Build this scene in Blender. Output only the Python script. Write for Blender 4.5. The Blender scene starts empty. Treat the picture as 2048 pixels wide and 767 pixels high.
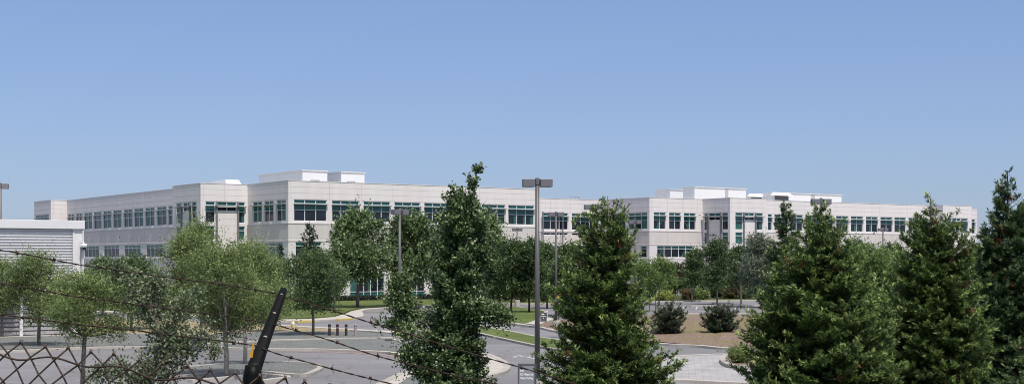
import bpy, bmesh, math, random
import numpy as np
from mathutils import Vector

scene = bpy.context.scene
scene.render.engine = 'CYCLES'
COL = scene.collection
PI = math.pi
F = 2805.0; CX = 1024.0; HY = 517.0; CAMZ = 4.9     # focal length / horizon measured from the site survey

# ------------------------------------------------------------------ site helpers
def G(px, py, z=0.0):
    """survey bearing -> ground point"""
    Y = (CAMZ - z) * F / (py - HY)
    return ((px - CX) / F * Y, Y)
def XY(px, Y): return ((px - CX) / F * Y, Y)
def ZZ(py, Y): return CAMZ - (py - HY) / F * Y

def tag(o, label=None, cat=None, group=None, kind=None):
    if label: o['label'] = label
    if cat: o['category'] = cat
    if group: o['group'] = group
    if kind: o['kind'] = kind
    return o
def empty(name, loc=(0, 0, 0), rz=0.0, label=None, cat=None, group=None):
    o = bpy.data.objects.new(name, None); COL.objects.link(o)
    o.location = loc; o.rotation_euler = (0, 0, rz); o.empty_display_size = 0.3
    return tag(o, label, cat, group)

# ------------------------------------------------------------------ materials
def newmat(name):
    m = bpy.data.materials.new(name); m.use_nodes = True
    nt = m.node_tree; b = nt.nodes['Principled BSDF']
    return m, nt, b
def mat(name, col, rough=0.6, metal=0.0, var=0.0, scale=3.0, bump=0.0, bscale=40.0, spec=0.5, var2=0.0, scale2=40.0):
    m, nt, b = newmat(name)
    b.inputs['Roughness'].default_value = rough; b.inputs['Metallic'].default_value = metal
    b.inputs['Specular IOR Level'].default_value = spec
    g = nt.nodes.new('ShaderNodeNewGeometry')
    cur = None
    if var > 0:
        n = nt.nodes.new('ShaderNodeTexNoise'); n.inputs['Scale'].default_value = scale; n.inputs['Detail'].default_value = 6
        n.inputs['Roughness'].default_value = 0.65
        nt.links.new(g.outputs['Position'], n.inputs['Vector'])
        r = nt.nodes.new('ShaderNodeValToRGB')
        r.color_ramp.elements[0].position = 0.3; r.color_ramp.elements[1].position = 0.7
        r.color_ramp.elements[0].color = (*[max(0, c * (1 - var)) for c in col], 1)
        r.color_ramp.elements[1].color = (*[min(1, c * (1 + var)) for c in col], 1)
        nt.links.new(n.outputs['Fac'], r.inputs['Fac']); cur = r.outputs['Color']
        if var2 > 0:
            n2 = nt.nodes.new('ShaderNodeTexNoise'); n2.inputs['Scale'].default_value = scale2; n2.inputs['Detail'].default_value = 4
            nt.links.new(g.outputs['Position'], n2.inputs['Vector'])
            r2 = nt.nodes.new('ShaderNodeValToRGB')
            r2.color_ramp.elements[0].position = 0.35; r2.color_ramp.elements[1].position = 0.65
            r2.color_ramp.elements[0].color = (1 - var2,) * 3 + (1,); r2.color_ramp.elements[1].color = (1,) * 3 + (1,)
            nt.links.new(n2.outputs['Fac'], r2.inputs['Fac'])
            mx = nt.nodes.new('ShaderNodeMix'); mx.data_type = 'RGBA'; mx.blend_type = 'MULTIPLY'; mx.inputs['Factor'].default_value = 1
            nt.links.new(cur, mx.inputs[6]); nt.links.new(r2.outputs['Color'], mx.inputs[7]); cur = mx.outputs[2]
        nt.links.new(cur, b.inputs['Base Color'])
    else:
        b.inputs['Base Color'].default_value = (*col, 1)
    if bump > 0:
        n3 = nt.nodes.new('ShaderNodeTexNoise'); n3.inputs['Scale'].default_value = bscale; n3.inputs['Detail'].default_value = 5
        nt.links.new(g.outputs['Position'], n3.inputs['Vector'])
        bp = nt.nodes.new('ShaderNodeBump'); bp.inputs['Strength'].default_value = bump; bp.inputs['Distance'].default_value = 0.03
        nt.links.new(n3.outputs['Fac'], bp.inputs['Height']); nt.links.new(bp.outputs['Normal'], b.inputs['Normal'])
    return m
def leafmat(name, dark, mid, light, trans=0.28, rough=0.55, spec=0.35, g=1.6):
    dark, mid, light = [tuple(min((c * 0.95 + 0.05 * (0.35 * q[0] + 0.65 * q[1]) ) * g, 0.6) for c in q) for q in (dark, mid, light)]
    m, nt, b = newmat(name)
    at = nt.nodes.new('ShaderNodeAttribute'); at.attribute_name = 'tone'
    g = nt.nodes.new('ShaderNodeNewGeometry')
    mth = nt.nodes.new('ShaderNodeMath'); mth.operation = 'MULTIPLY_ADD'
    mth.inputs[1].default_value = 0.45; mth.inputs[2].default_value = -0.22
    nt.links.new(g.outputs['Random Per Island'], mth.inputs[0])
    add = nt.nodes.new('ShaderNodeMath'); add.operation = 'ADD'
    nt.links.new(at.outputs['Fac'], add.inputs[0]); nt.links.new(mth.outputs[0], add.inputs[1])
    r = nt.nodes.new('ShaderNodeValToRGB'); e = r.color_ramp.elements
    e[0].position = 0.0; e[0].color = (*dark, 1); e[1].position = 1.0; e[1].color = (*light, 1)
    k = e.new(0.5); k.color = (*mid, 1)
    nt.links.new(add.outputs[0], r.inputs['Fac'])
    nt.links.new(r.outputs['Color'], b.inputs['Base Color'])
    b.inputs['Roughness'].default_value = rough; b.inputs['Specular IOR Level'].default_value = spec
    t = nt.nodes.new('ShaderNodeBsdfTranslucent'); nt.links.new(r.outputs['Color'], t.inputs['Color'])
    mx = nt.nodes.new('ShaderNodeMixShader'); mx.inputs[0].default_value = trans
    out = nt.nodes['Material Output']
    nt.links.new(b.outputs[0], mx.inputs[1]); nt.links.new(t.outputs[0], mx.inputs[2]); nt.links.new(mx.outputs[0], out.inputs['Surface'])
    return m

M = {}
def wallmat(name, col, var, rough=0.8):
    m, nt, b = newmat(name); b.inputs['Roughness'].default_value = rough; b.inputs['Specular IOR Level'].default_value = 0.2
    g = nt.nodes.new('ShaderNodeNewGeometry'); mp = nt.nodes.new('ShaderNodeMapping'); mp.inputs['Scale'].default_value = (1.2, 1.2, 0.10)
    n = nt.nodes.new('ShaderNodeTexNoise'); n.inputs['Scale'].default_value = 1.0; n.inputs['Detail'].default_value = 5
    n2 = nt.nodes.new('ShaderNodeTexNoise'); n2.inputs['Scale'].default_value = 0.12; n2.inputs['Detail'].default_value = 3
    nt.links.new(g.outputs['Position'], mp.inputs['Vector']); nt.links.new(mp.outputs[0], n.inputs['Vector']); nt.links.new(g.outputs['Position'], n2.inputs['Vector'])
    a = nt.nodes.new('ShaderNodeMath'); a.operation = 'ADD'; nt.links.new(n.outputs['Fac'], a.inputs[0]); nt.links.new(n2.outputs['Fac'], a.inputs[1])
    r = nt.nodes.new('ShaderNodeMapRange'); r.inputs['From Min'].default_value = 0.75; r.inputs['From Max'].default_value = 1.25
    r.inputs['To Min'].default_value = 1 - var; r.inputs['To Max'].default_value = 1 + var * 0.4
    nt.links.new(a.outputs[0], r.inputs['Value'])
    v = nt.nodes.new('ShaderNodeVectorMath'); v.operation = 'SCALE'; v.inputs[0].default_value = col
    nt.links.new(r.outputs[0], v.inputs['Scale']); nt.links.new(v.outputs[0], b.inputs['Base Color'])
    return m
M['panel'] = wallmat('light_panel', (0.725, 0.68, 0.655), 0.07)
M['spandrel'] = wallmat('beige_spandrel', (0.60, 0.56, 0.52), 0.10)
M['pier'] = wallmat('pier_concrete', (0.66, 0.62, 0.59), 0.08)
M['joint'] = mat('panel_joint', (0.47, 0.435, 0.42), 0.9)
M['cap'] = mat('parapet_cap', (0.66, 0.64, 0.62), 0.5)
M['frame'] = mat('window_frame', (0.72, 0.72, 0.70), 0.45)
M['shade'] = mat('sunshade_metal', (0.30, 0.30, 0.31), 0.45, metal=0.3)
M['fin'] = mat('grey_fin', (0.22, 0.22, 0.235), 0.5, metal=0.3)
M['glass'] = mat('dark_glass', (0.012, 0.018, 0.028), 0.06, spec=0.45, var=0.6, scale=0.35)
M['green'] = mat('green_glass', (0.02, 0.12, 0.115), 0.12, spec=0.45, var=0.3, scale=0.3)
M['curtain'] = mat('green_tinted_blind', (0.035, 0.115, 0.10), 0.3, var=0.35, scale=1.2, spec=0.4)
M['white_box'] = mat('white_rooftop', (0.72, 0.715, 0.71), 0.5, var=0.03, scale=0.5)
M['grey_box'] = mat('grey_rooftop', (0.42, 0.42, 0.44), 0.6)
M['dark_louver'] = mat('dark_louver', (0.10, 0.10, 0.11), 0.6)
M['roof'] = mat('roof_gravel', (0.5, 0.49, 0.47), 0.9, var=0.1, scale=2)
M['louver'] = mat('louver_white', (0.70, 0.69, 0.685), 0.5, var=0.04, scale=0.7)
M['louver_low'] = mat('louver_grey', (0.36, 0.345, 0.35), 0.6, var=0.05, scale=0.7)
M['dark'] = mat('dark_void', (0.02, 0.02, 0.022), 0.8)
def asphaltmat():
    m, nt, b = newmat('worn_asphalt'); b.inputs['Roughness'].default_value = 0.9; b.inputs['Specular IOR Level'].default_value = 0.25
    g = nt.nodes.new('ShaderNodeNewGeometry')
    def nz(sc_, det, lo, hi, a, c, mp=None):
        n = nt.nodes.new('ShaderNodeTexNoise'); n.inputs['Scale'].default_value = sc_; n.inputs['Detail'].default_value = det; n.inputs['Distortion'].default_value = 0.6 if mp else 0
        if mp:
            q = nt.nodes.new('ShaderNodeMapping'); q.inputs['Scale'].default_value = mp; q.inputs['Rotation'].default_value[2] = 0.25; nt.links.new(g.outputs['Position'], q.inputs['Vector']); nt.links.new(q.outputs[0], n.inputs['Vector'])
        else: nt.links.new(g.outputs['Position'], n.inputs['Vector'])
        r = nt.nodes.new('ShaderNodeMapRange'); r.inputs['From Min'].default_value = lo; r.inputs['From Max'].default_value = hi; r.inputs['To Min'].default_value = a; r.inputs['To Max'].default_value = c
        nt.links.new(n.outputs['Fac'], r.inputs['Value']); return r.outputs[0]
    f = [nz(0.10, 5, .35, .65, 0.86, 1.10), nz(12, 4, .35, .65, 0.86, 1.06), nz(1.0, 5, .35, .65, 0.88, 1.05, (0.07, 0.55, 1))]
    vo = nt.nodes.new('ShaderNodeTexVoronoi'); vo.feature = 'DISTANCE_TO_EDGE'; vo.inputs['Scale'].default_value = 0.17; vo.inputs['Randomness'].default_value = 1
    wn = nt.nodes.new('ShaderNodeTexNoise'); wn.inputs['Scale'].default_value = 0.6; wn.inputs['Detail'].default_value = 6
    va = nt.nodes.new('ShaderNodeVectorMath'); va.operation = 'MULTIPLY_ADD'; va.inputs[1].default_value = (3, 3, 0); nt.links.new(g.outputs['Position'], wn.inputs['Vector'])
    nt.links.new(wn.outputs['Color'], va.inputs[0]); nt.links.new(g.outputs['Position'], va.inputs[2]); nt.links.new(va.outputs[0], vo.inputs['Vector'])
    cr = nt.nodes.new('ShaderNodeMapRange'); cr.inputs['From Min'].default_value = 0.002; cr.inputs['From Max'].default_value = 0.014; cr.inputs['To Min'].default_value = 0.72; cr.inputs['To Max'].default_value = 1.0
    nt.links.new(vo.outputs['Distance'], cr.inputs['Value']); f.append(cr.outputs[0])
    cur = f[0]
    for k in f[1:]:
        q = nt.nodes.new('ShaderNodeMath'); q.operation = 'MULTIPLY'; nt.links.new(cur, q.inputs[0]); nt.links.new(k, q.inputs[1]); cur = q.outputs[0]
    v = nt.nodes.new('ShaderNodeVectorMath'); v.operation = 'SCALE'; v.inputs[0].default_value = (0.212, 0.205, 0.210)
    nt.links.new(cur, v.inputs['Scale']); nt.links.new(v.outputs[0], b.inputs['Base Color'])
    return m
M['asphalt'] = asphaltmat()
M['concrete'] = mat('concrete', (0.47, 0.43, 0.38), 0.85, var=0.10, scale=0.8, var2=0.12, scale2=12, spec=0.2)
M['kerb'] = mat('kerb_concrete', (0.40, 0.37, 0.325), 0.85, var=0.12, scale=0.8, var2=0.15, scale2=9, spec=0.2)
M['yellow'] = mat('yellow_kerb_paint', (0.52, 0.38, 0.09), 0.7, var=0.15, scale=2)
M['white'] = mat('road_paint', (0.45, 0.44, 0.43), 0.8, var=0.25, scale=3)
M['gravel'] = mat('grey_gravel', (0.205, 0.212, 0.202), 0.95, var=0.16, scale=0.8, var2=0.45, scale2=9, bump=0.8, bscale=9, spec=0.1)
M['brick'] = mat('pink_paver', (0.30, 0.22, 0.20), 0.9, var=0.2, scale=1.5, var2=0.3, scale2=10)
M['lawn'] = mat('mown_grass', (0.135, 0.175, 0.055), 0.95, var=0.28, scale=0.35, var2=0.5, scale2=7, bump=0.8, bscale=9, spec=0.1)
M['verge'] = mat('rough_grass', (0.085, 0.11, 0.04), 0.95, var=0.35, scale=0.3, var2=0.4, scale2=4, bump=0.6, bscale=6, spec=0.1)
M['dry'] = mat('dry_grass', (0.36, 0.295, 0.185), 0.95, var=0.3, scale=0.7, var2=0.4, scale2=8, bump=0.8, bscale=9, spec=0.1)
M['pole'] = mat('bronze_pole', (0.115, 0.108, 0.108), 0.5, metal=0.2, var=0.08, scale=1)
M['lamp_head'] = mat('lamp_head_grey', (0.17, 0.165, 0.18), 0.45, metal=0.2)
M['lens'] = mat('lamp_lens', (0.5, 0.5, 0.48), 0.2)
M['rust'] = mat('rusty_wire', (0.055, 0.032, 0.024), 0.55, metal=0.5, var=0.6, scale=60, bump=0.4, bscale=900)
M['gal'] = mat('weathered_chainlink', (0.085, 0.055, 0.042), 0.55, metal=0.45, var=0.55, scale=35)
M['black'] = mat('glossy_black_paint', (0.004, 0.004, 0.004), 0.45, spec=0.10, var=0.4, scale=12)
M['chip'] = mat('chipped_metal', (0.6, 0.52, 0.42), 0.5)
M['amber'] = mat('amber_plastic', (0.60, 0.30, 0.03), 0.4)
M['maroon'] = mat('maroon_post', (0.05, 0.022, 0.028), 0.5)
M['pinkpost'] = mat('faded_post', (0.36, 0.28, 0.30), 0.7, var=0.4, scale=14)
M['hydrant'] = mat('cream_hydrant', (0.66, 0.58, 0.36), 0.45)
M['sign_grey'] = mat('sign_panel_grey', (0.25, 0.25, 0.265), 0.5)
M['sign_dark'] = mat('sign_frame_dark', (0.075, 0.075, 0.085), 0.5)
M['sign_white'] = mat('sign_lettering', (0.82, 0.82, 0.82), 0.5)
M['bark'] = mat('grey_bark', (0.16, 0.135, 0.115), 0.9, var=0.35, scale=9, bump=0.8, bscale=30)
M['bark_dark'] = mat('dark_bark', (0.055, 0.042, 0.034), 0.9, var=0.4, scale=9, bump=0.8, bscale=30)
M['bark_pale'] = mat('pale_bark', (0.30, 0.27, 0.235), 0.85, var=0.35, scale=9, bump=0.5, bscale=30)

# mulch: wood chips with weedy green patches
def mulchmat():
    m, nt, b = newmat('wood_chip_mulch'); b.inputs['Roughness'].default_value = 0.95; b.inputs['Specular IOR Level'].default_value = 0.1
    g = nt.nodes.new('ShaderNodeNewGeometry')
    n = nt.nodes.new('ShaderNodeTexNoise'); n.inputs['Scale'].default_value = 5; n.inputs['Detail'].default_value = 8; n.inputs['Roughness'].default_value = 0.8
    r = nt.nodes.new('ShaderNodeValToRGB'); r.color_ramp.elements[0].position = 0.32; r.color_ramp.elements[1].position = 0.66
    r.color_ramp.elements[0].color = (0.085, 0.052, 0.038, 1); r.color_ramp.elements[1].color = (0.33, 0.245, 0.20, 1)
    n2 = nt.nodes.new('ShaderNodeTexNoise'); n2.inputs['Scale'].default_value = 0.28; n2.inputs['Detail'].default_value = 5
    r2 = nt.nodes.new('ShaderNodeValToRGB'); r2.color_ramp.elements[0].position = 0.47; r2.color_ramp.elements[1].position = 0.56
    mx = nt.nodes.new('ShaderNodeMix'); mx.data_type = 'RGBA'; mx.inputs[7].default_value = (0.19, 0.18, 0.06, 1)
    for q in (n, n2): nt.links.new(g.outputs['Position'], q.inputs['Vector'])
    nt.links.new(n.outputs['Fac'], r.inputs['Fac']); nt.links.new(n2.outputs['Fac'], r2.inputs['Fac'])
    mm = nt.nodes.new('ShaderNodeMath'); mm.operation = 'MULTIPLY_ADD'; mm.inputs[2].default_value = 0.0; mm.use_clamp = True
    m3 = nt.nodes.new('ShaderNodeMath'); m3.operation = 'MULTIPLY'; m3.inputs[1].default_value = 0.95
    nt.links.new(n.outputs['Fac'], m3.inputs[0]); nt.links.new(r2.outputs['Color'], mm.inputs[0]); nt.links.new(m3.outputs[0], mm.inputs[1])
    nt.links.new(mm.outputs[0], mx.inputs['Factor']); nt.links.new(r.outputs['Color'], mx.inputs[6]); nt.links.new(mx.outputs[2], b.inputs['Base Color'])
    bp = nt.nodes.new('ShaderNodeBump'); bp.inputs['Strength'].default_value = 0.9; bp.inputs['Distance'].default_value = 0.06
    nt.links.new(n.outputs['Fac'], bp.inputs['Height']); nt.links.new(bp.outputs['Normal'], b.inputs['Normal'])
    return m
M['mulch'] = mulchmat()
def pavermat():
    m, nt, b = newmat('pale_paving_blocks'); b.inputs['Roughness'].default_value = 0.85; b.inputs['Specular IOR Level'].default_value = 0.2
    g = nt.nodes.new('ShaderNodeNewGeometry')
    br = nt.nodes.new('ShaderNodeTexBrick'); br.inputs['Scale'].default_value = 1.0
    br.inputs['Brick Width'].default_value = 0.30; br.inputs['Row Height'].default_value = 0.45; br.offset = 0.0
    br.inputs['Mortar Size'].default_value = 0.012; br.inputs['Mortar Smooth'].default_value = 0.3
    br.inputs['Color1'].default_value = (0.40, 0.39, 0.385, 1); br.inputs['Color2'].default_value = (0.37, 0.36, 0.352, 1); br.inputs['Mortar'].default_value = (0.31, 0.30, 0.295, 1)
    mp = nt.nodes.new('ShaderNodeMapping'); mp.inputs['Rotation'].default_value[2] = 0.12
    nt.links.new(g.outputs['Position'], mp.inputs['Vector']); nt.links.new(mp.outputs[0], br.inputs['Vector'])
    n = nt.nodes.new('ShaderNodeTexNoise'); n.inputs['Scale'].default_value = 0.9; n.inputs['Detail'].default_value = 8
    nt.links.new(g.outputs['Position'], n.inputs['Vector'])
    r = nt.nodes.new('ShaderNodeValToRGB'); r.color_ramp.elements[0].color = (0.78, 0.77, 0.76, 1); r.color_ramp.elements[0].position = 0.35; r.color_ramp.elements[1].position = 0.65
    nt.links.new(n.outputs['Fac'], r.inputs['Fac'])
    mx = nt.nodes.new('ShaderNodeMix'); mx.data_type = 'RGBA'; mx.blend_type = 'MULTIPLY'; mx.inputs['Factor'].default_value = 1
    nt.links.new(br.outputs['Color'], mx.inputs[6]); nt.links.new(r.outputs['Color'], mx.inputs[7]); nt.links.new(mx.outputs[2], b.inputs['Base Color'])
    return m
M['paver'] = pavermat()

L_ = {}
L_['oak'] = leafmat('oak_leaves', (0.013, 0.024, 0.009), (0.048, 0.078, 0.026), (0.165, 0.195, 0.085), trans=0.22, rough=0.4, spec=0.55, g=2.1)
L_['redwood'] = leafmat('redwood_needles', (0.004, 0.009, 0.004), (0.032, 0.058, 0.014), (0.185, 0.225, 0.062), trans=0.25, rough=0.5, g=2.3)
L_['redwood_dark'] = leafmat('dark_redwood_needles', (0.007, 0.015, 0.008), (0.026, 0.048, 0.018), (0.095, 0.122, 0.046), trans=0.22, g=2.6)
L_['bright'] = leafmat('bright_leaves', (0.020, 0.034, 0.010), (0.088, 0.120, 0.036), (0.20, 0.238, 0.082), trans=0.36, g=1.9)
L_['fresh'] = leafmat('fresh_leaves', (0.025, 0.045, 0.012), (0.092, 0.142, 0.034), (0.20, 0.26, 0.075), trans=0.36)
L_['plane'] = leafmat('plane_leaves', (0.022, 0.042, 0.013), (0.070, 0.112, 0.034), (0.21, 0.265, 0.115), trans=0.26, rough=0.42, spec=0.5)
L_['mid'] = leafmat('mid_green_leaves', (0.015, 0.031, 0.011), (0.050, 0.086, 0.026), (0.138, 0.175, 0.070), trans=0.28)
L_['silver'] = leafmat('silvery_leaves', (0.05, 0.07, 0.045), (0.12, 0.15, 0.095), (0.24, 0.27, 0.19), trans=0.2, g=1.2)
L_['dusty'] = leafmat('dusty_oak_leaves', (0.030, 0.042, 0.020), (0.085, 0.105, 0.055), (0.20, 0.22, 0.13), trans=0.2, rough=0.6, spec=0.25, g=1.8)
L_['fir'] = leafmat('fir_needles', (0.012, 0.025, 0.015), (0.030, 0.052, 0.030), (0.07, 0.10, 0.06), trans=0.15)
L_['shrub'] = leafmat('shrub_leaves', (0.010, 0.018, 0.010), (0.045, 0.064, 0.034), (0.12, 0.145, 0.085), trans=0.2)
L_['red'] = leafmat('red_leaves', (0.03, 0.018, 0.012), (0.07, 0.04, 0.028), (0.16, 0.07, 0.05), trans=0.3, g=1.2)
L_['redflower'] = leafmat('red_flowering_leaves', (0.02, 0.030, 0.010), (0.060, 0.075, 0.026), (0.20, 0.075, 0.045), trans=0.25)
L_['dead'] = leafmat('dead_needles', (0.03, 0.014, 0.008), (0.10, 0.045, 0.022), (0.22, 0.11, 0.05), trans=0.1)
L_['yellowgreen'] = leafmat('yellow_green_leaves', (0.09, 0.12, 0.02), (0.24, 0.28, 0.06), (0.40, 0.42, 0.12), trans=0.35)

# ------------------------------------------------------------------ mesh helpers
class MB:
    def __init__(s): s.v = []; s.f = []; s.mi = []; s.m = 0
    def quad(s, a, b, c, d):
        n = len(s.v); s.v += [a, b, c, d]; s.f.append((n, n + 1, n + 2, n + 3)); s.mi.append(s.m)
    def hexa(s, p):
        n = len(s.v); s.v += list(p)
        for q in ((0, 1, 2, 3), (7, 6, 5, 4), (0, 4, 5, 1), (1, 5, 6, 2), (2, 6, 7, 3), (3, 7, 4, 0)):
            s.f.append(tuple(n + i for i in q)); s.mi.append(s.m)
    def box(s, x0, x1, y0, y1, z0, z1, T=None):
        p = [(x0, y0, z0), (x0, y1, z0), (x1, y1, z0), (x1, y0, z0), (x0, y0, z1), (x0, y1, z1), (x1, y1, z1), (x1, y0, z1)]
        if T: p = [T(*q) for q in p]
        s.hexa(p)
    def tube(s, pts, rad, k=8, cap=True, close=False):
        pts = [Vector(p) for p in pts]; n = len(pts)
        if not hasattr(rad, '__len__'): rad = [rad] * n
        base = len(s.v)
        up = Vector((0, 0, 1))
        prev = None
        for i, p in enumerate(pts):
            t = (pts[min(i + 1, n - 1)] - pts[max(i - 1, 0)])
            if t.length < 1e-9: t = Vector((0, 0, 1))
            t.normalize()
            if prev is None:
                a = t.cross(up)
                if a.length < 1e-3: a = t.cross(Vector((1, 0, 0)))
            else:
                a = prev - t * prev.dot(t)
                if a.length < 1e-4: a = t.cross(up)
            a.normalize(); prev = a; b = t.cross(a)
            for j in range(k):
                th = 2 * PI * j / k
                s.v.append(tuple(p + (a * math.cos(th) + b * math.sin(th)) * rad[i]))
        for i in range(n - 1):
            for j in range(k):
                j2 = (j + 1) % k
                s.f.append((base + i * k + j, base + i * k + j2, base + (i + 1) * k + j2, base + (i + 1) * k + j)); s.mi.append(s.m)
        if cap:
            s.f.append(tuple(base + j for j in range(k))[::-1]); s.mi.append(s.m)
            s.f.append(tuple(base + (n - 1) * k + j for j in range(k))); s.mi.append(s.m)
    def lathe(s, prof, c=(0, 0, 0), k=16):
        s.tube([(c[0], c[1], c[2] + z) for r, z in prof], [max(r, 1e-4) for r, z in prof], k)
    def build(s, name, mats, parent=None, smooth=False, bevel=0, loc=None):
        me = bpy.data.meshes.new(name); me.from_pydata([tuple(q) for q in s.v], [], s.f)
        if not isinstance(mats, (list, tuple)): mats = [mats]
        for m in mats: me.materials.append(m)
        if len(mats) > 1: me.polygons.foreach_set('material_index', s.mi)
        if smooth: me.polygons.foreach_set('use_smooth', [True] * len(s.f))
        o = bpy.data.objects.new(name, me); COL.objects.link(o)
        if parent: o.parent = parent
        if loc: o.location = loc
        if bevel:
            b = o.modifiers.new('bevel', 'BEVEL'); b.width = bevel; b.segments = 2; b.limit_method = 'ANGLE'
        return o

def poly(name, pts, z, m, thick=None, parent=None):
    """flat polygon sheet, with a skirt down to the ground"""
    bm = bmesh.new()
    vs = [bm.verts.new((x, y, z)) for x, y in pts]
    f = bm.faces.new(vs)
    if f.normal.z < 0: f.normal_flip()
    if thick:
        lo = [bm.verts.new((x, y, z - thick)) for x, y in pts]
        n = len(pts)
        for i in range(n): bm.faces.new((vs[i], vs[(i + 1) % n], lo[(i + 1) % n], lo[i]))
    bmesh.ops.triangulate(bm, faces=[q for q in bm.faces if len(q.verts) > 4])
    me = bpy.data.meshes.new(name); bm.to_mesh(me); bm.free(); me.materials.append(m)
    o = bpy.data.objects.new(name, me); COL.objects.link(o); o['kind'] = 'structure'
    return o
def smooth_line(pts, n=6, closed=False):
    P = [Vector((p[0], p[1])) for p in pts]; out = []
    N = len(P)
    rng = range(N if closed else N - 1)
    for i in rng:
        if closed: a, b, c, d = P[(i - 1) % N], P[i], P[(i + 1) % N], P[(i + 2) % N]
        else: a, b, c, d = P[max(i - 1, 0)], P[i], P[i + 1], P[min(i + 2, N - 1)]
        for j in range(n):
            t = j / n
            q = 0.5 * ((2 * b) + (c - a) * t + (2 * a - 5 * b + 4 * c - d) * t * t + (3 * b - a - 3 * c + d) * t ** 3)
            out.append((q.x, q.y))
    if not closed: out.append((P[-1].x, P[-1].y))
    return out
def strip(name, pts, w, h, m, z=0.0, closed=False, kind='structure'):
    """a kerb or painted strip swept along a line, with real height"""
    P = [Vector(p) for p in pts]; n = len(P); mb = MB(); L = []; R = []
    for i in range(n):
        if closed: a, b = P[(i - 1) % n], P[(i + 1) % n]
        else: a, b = P[max(i - 1, 0)], P[min(i + 1, n - 1)]
        t = (b - a); t.normalize(); nn = Vector((-t.y, t.x))
        L.append(P[i] + nn * w / 2); R.append(P[i] - nn * w / 2)
    for i in range(n if closed else n - 1):
        j = (i + 1) % n
        mb.quad((*L[i], z + h), (*R[i], z + h), (*R[j], z + h), (*L[j], z + h))
        if h > 0.02:
            mb.quad((*L[i], z), (*L[i], z + h), (*L[j], z + h), (*L[j], z))
            mb.quad((*R[i], z + h), (*R[i], z), (*R[j], z), (*R[j], z + h))
    if not closed and h > 0.02:
        mb.quad((*L[0], z), (*R[0], z), (*R[0], z + h), (*L[0], z + h))
        mb.quad((*L[-1], z), (*L[-1], z + h), (*R[-1], z + h), (*R[-1], z))
    o = mb.build(name, m); o['kind'] = kind
    return o
def GP(l): return [G(*p) for p in l]

# ------------------------------------------------------------------ foliage
def unit(a): return a / np.maximum(np.linalg.norm(a, axis=1, keepdims=True), 1e-9)
def leaf_mesh(name, P, A, B, L, W, tone, m, parent):
    """diamond leaves: base P, axis A, side B"""
    n = len(P); V = np.empty((n, 4, 3), dtype=np.float32)
    L = np.asarray(L).reshape(-1, 1); W = np.asarray(W).reshape(-1, 1)
    V[:, 0] = P; V[:, 1] = P + A * L * 0.45 + B * W * 0.5; V[:, 2] = P + A * L; V[:, 3] = P + A * L * 0.45 - B * W * 0.5
    me = bpy.data.meshes.new(name)
    me.vertices.add(4 * n); me.vertices.foreach_set('co', V.reshape(-1))
    me.loops.add(4 * n); me.loops.foreach_set('vertex_index', np.arange(4 * n, dtype=np.int32))
    me.polygons.add(n); me.polygons.foreach_set('loop_start', np.arange(0, 4 * n, 4, dtype=np.int32))
    me.update(calc_edges=True)
    at = me.attributes.new('tone', 'FLOAT', 'POINT'); at.data.foreach_set('value', np.repeat(np.asarray(tone, dtype=np.float32), 4))
    me.materials.append(m); me.validate()
    o = bpy.data.objects.new(name, me); COL.objects.link(o); o.parent = parent
    return o
def sprig_crown(rs, lobes, nspr, per, slen, ll, lw, up=0.35, shell=0.72, spread=0.10):
    """lobes: array (n,6): centre xyz, radii xyz. Sprigs of leaves on the lobes."""
    lobes = np.asarray(lobes, dtype=float)
    w = (lobes[:, 3] * lobes[:, 4] * lobes[:, 5]) ** 0.62; w = w / w.sum()
    li = rs.choice(len(lobes), nspr, p=w)
    d = unit(rs.normal(size=(nspr, 3)))
    rad = shell + (1.02 - shell) * rs.rand(nspr, 1) ** 0.8
    deep = rs.rand(nspr, 1) < 0.22
    rad = np.where(deep, rs.rand(nspr, 1) * shell, rad)
    base = lobes[li, :3] + d * lobes[li, 3:] * rad
    dirn = unit(d + np.array([0, 0, up]) + rs.normal(size=(nspr, 3)) * 0.45)
    lobe_tone = rs.rand(len(lobes)) * 0.36 - 0.18
    sl = slen * (0.5 + rs.rand(nspr) ** 2 * 1.3)
    wz = rs.rand(nspr) < 0.16; sl = np.where(wz, sl * 2.0, sl)
    t = (np.arange(per) + 0.5) / per
    P = base[:, None, :] + dirn[:, None, :] * (t[None, :, None] * sl[:, None, None])
    P = P + rs.normal(size=P.shape) * spread * slen
    P[:, :, 2] -= (t ** 2)[None, :] * sl[:, None] * 0.12
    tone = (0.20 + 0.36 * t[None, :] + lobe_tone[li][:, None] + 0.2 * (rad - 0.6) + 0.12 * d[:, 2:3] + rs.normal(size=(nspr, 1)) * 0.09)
    A = unit((dirn[:, None, :] + rs.normal(size=P.shape) * 0.75).reshape(-1, 3))
    B = unit(np.cross(A, unit(rs.normal(size=A.shape) + np.array([0, 0, 0.2]))))
    n = len(A); s = 0.7 + 0.6 * rs.rand(n)
    return P.reshape(-1, 3), A, B, ll * s, lw * s, tone.reshape(-1)
def limb(rs, p0, p1, sag=0.1, n=5):
    p0 = np.array(p0, float); p1 = np.array(p1, float); L = np.linalg.norm(p1 - p0); out = []
    off = rs.normal(size=3) * L * 0.08
    for i in range(n):
        t = i / (n - 1); q = p0 * (1 - t) + p1 * t + off * math.sin(PI * t) + np.array([0, 0, sag * L * math.sin(PI * t) * -0.5])
        out.append(tuple(q))
    return out

def ground_z(x, y):
    if y < 6: return 2.95
    if y < 26: 
        t = (y - 6) / 20.0; return 2.95 * (1 - t * t * (3 - 2 * t))
    return 0.0

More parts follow.
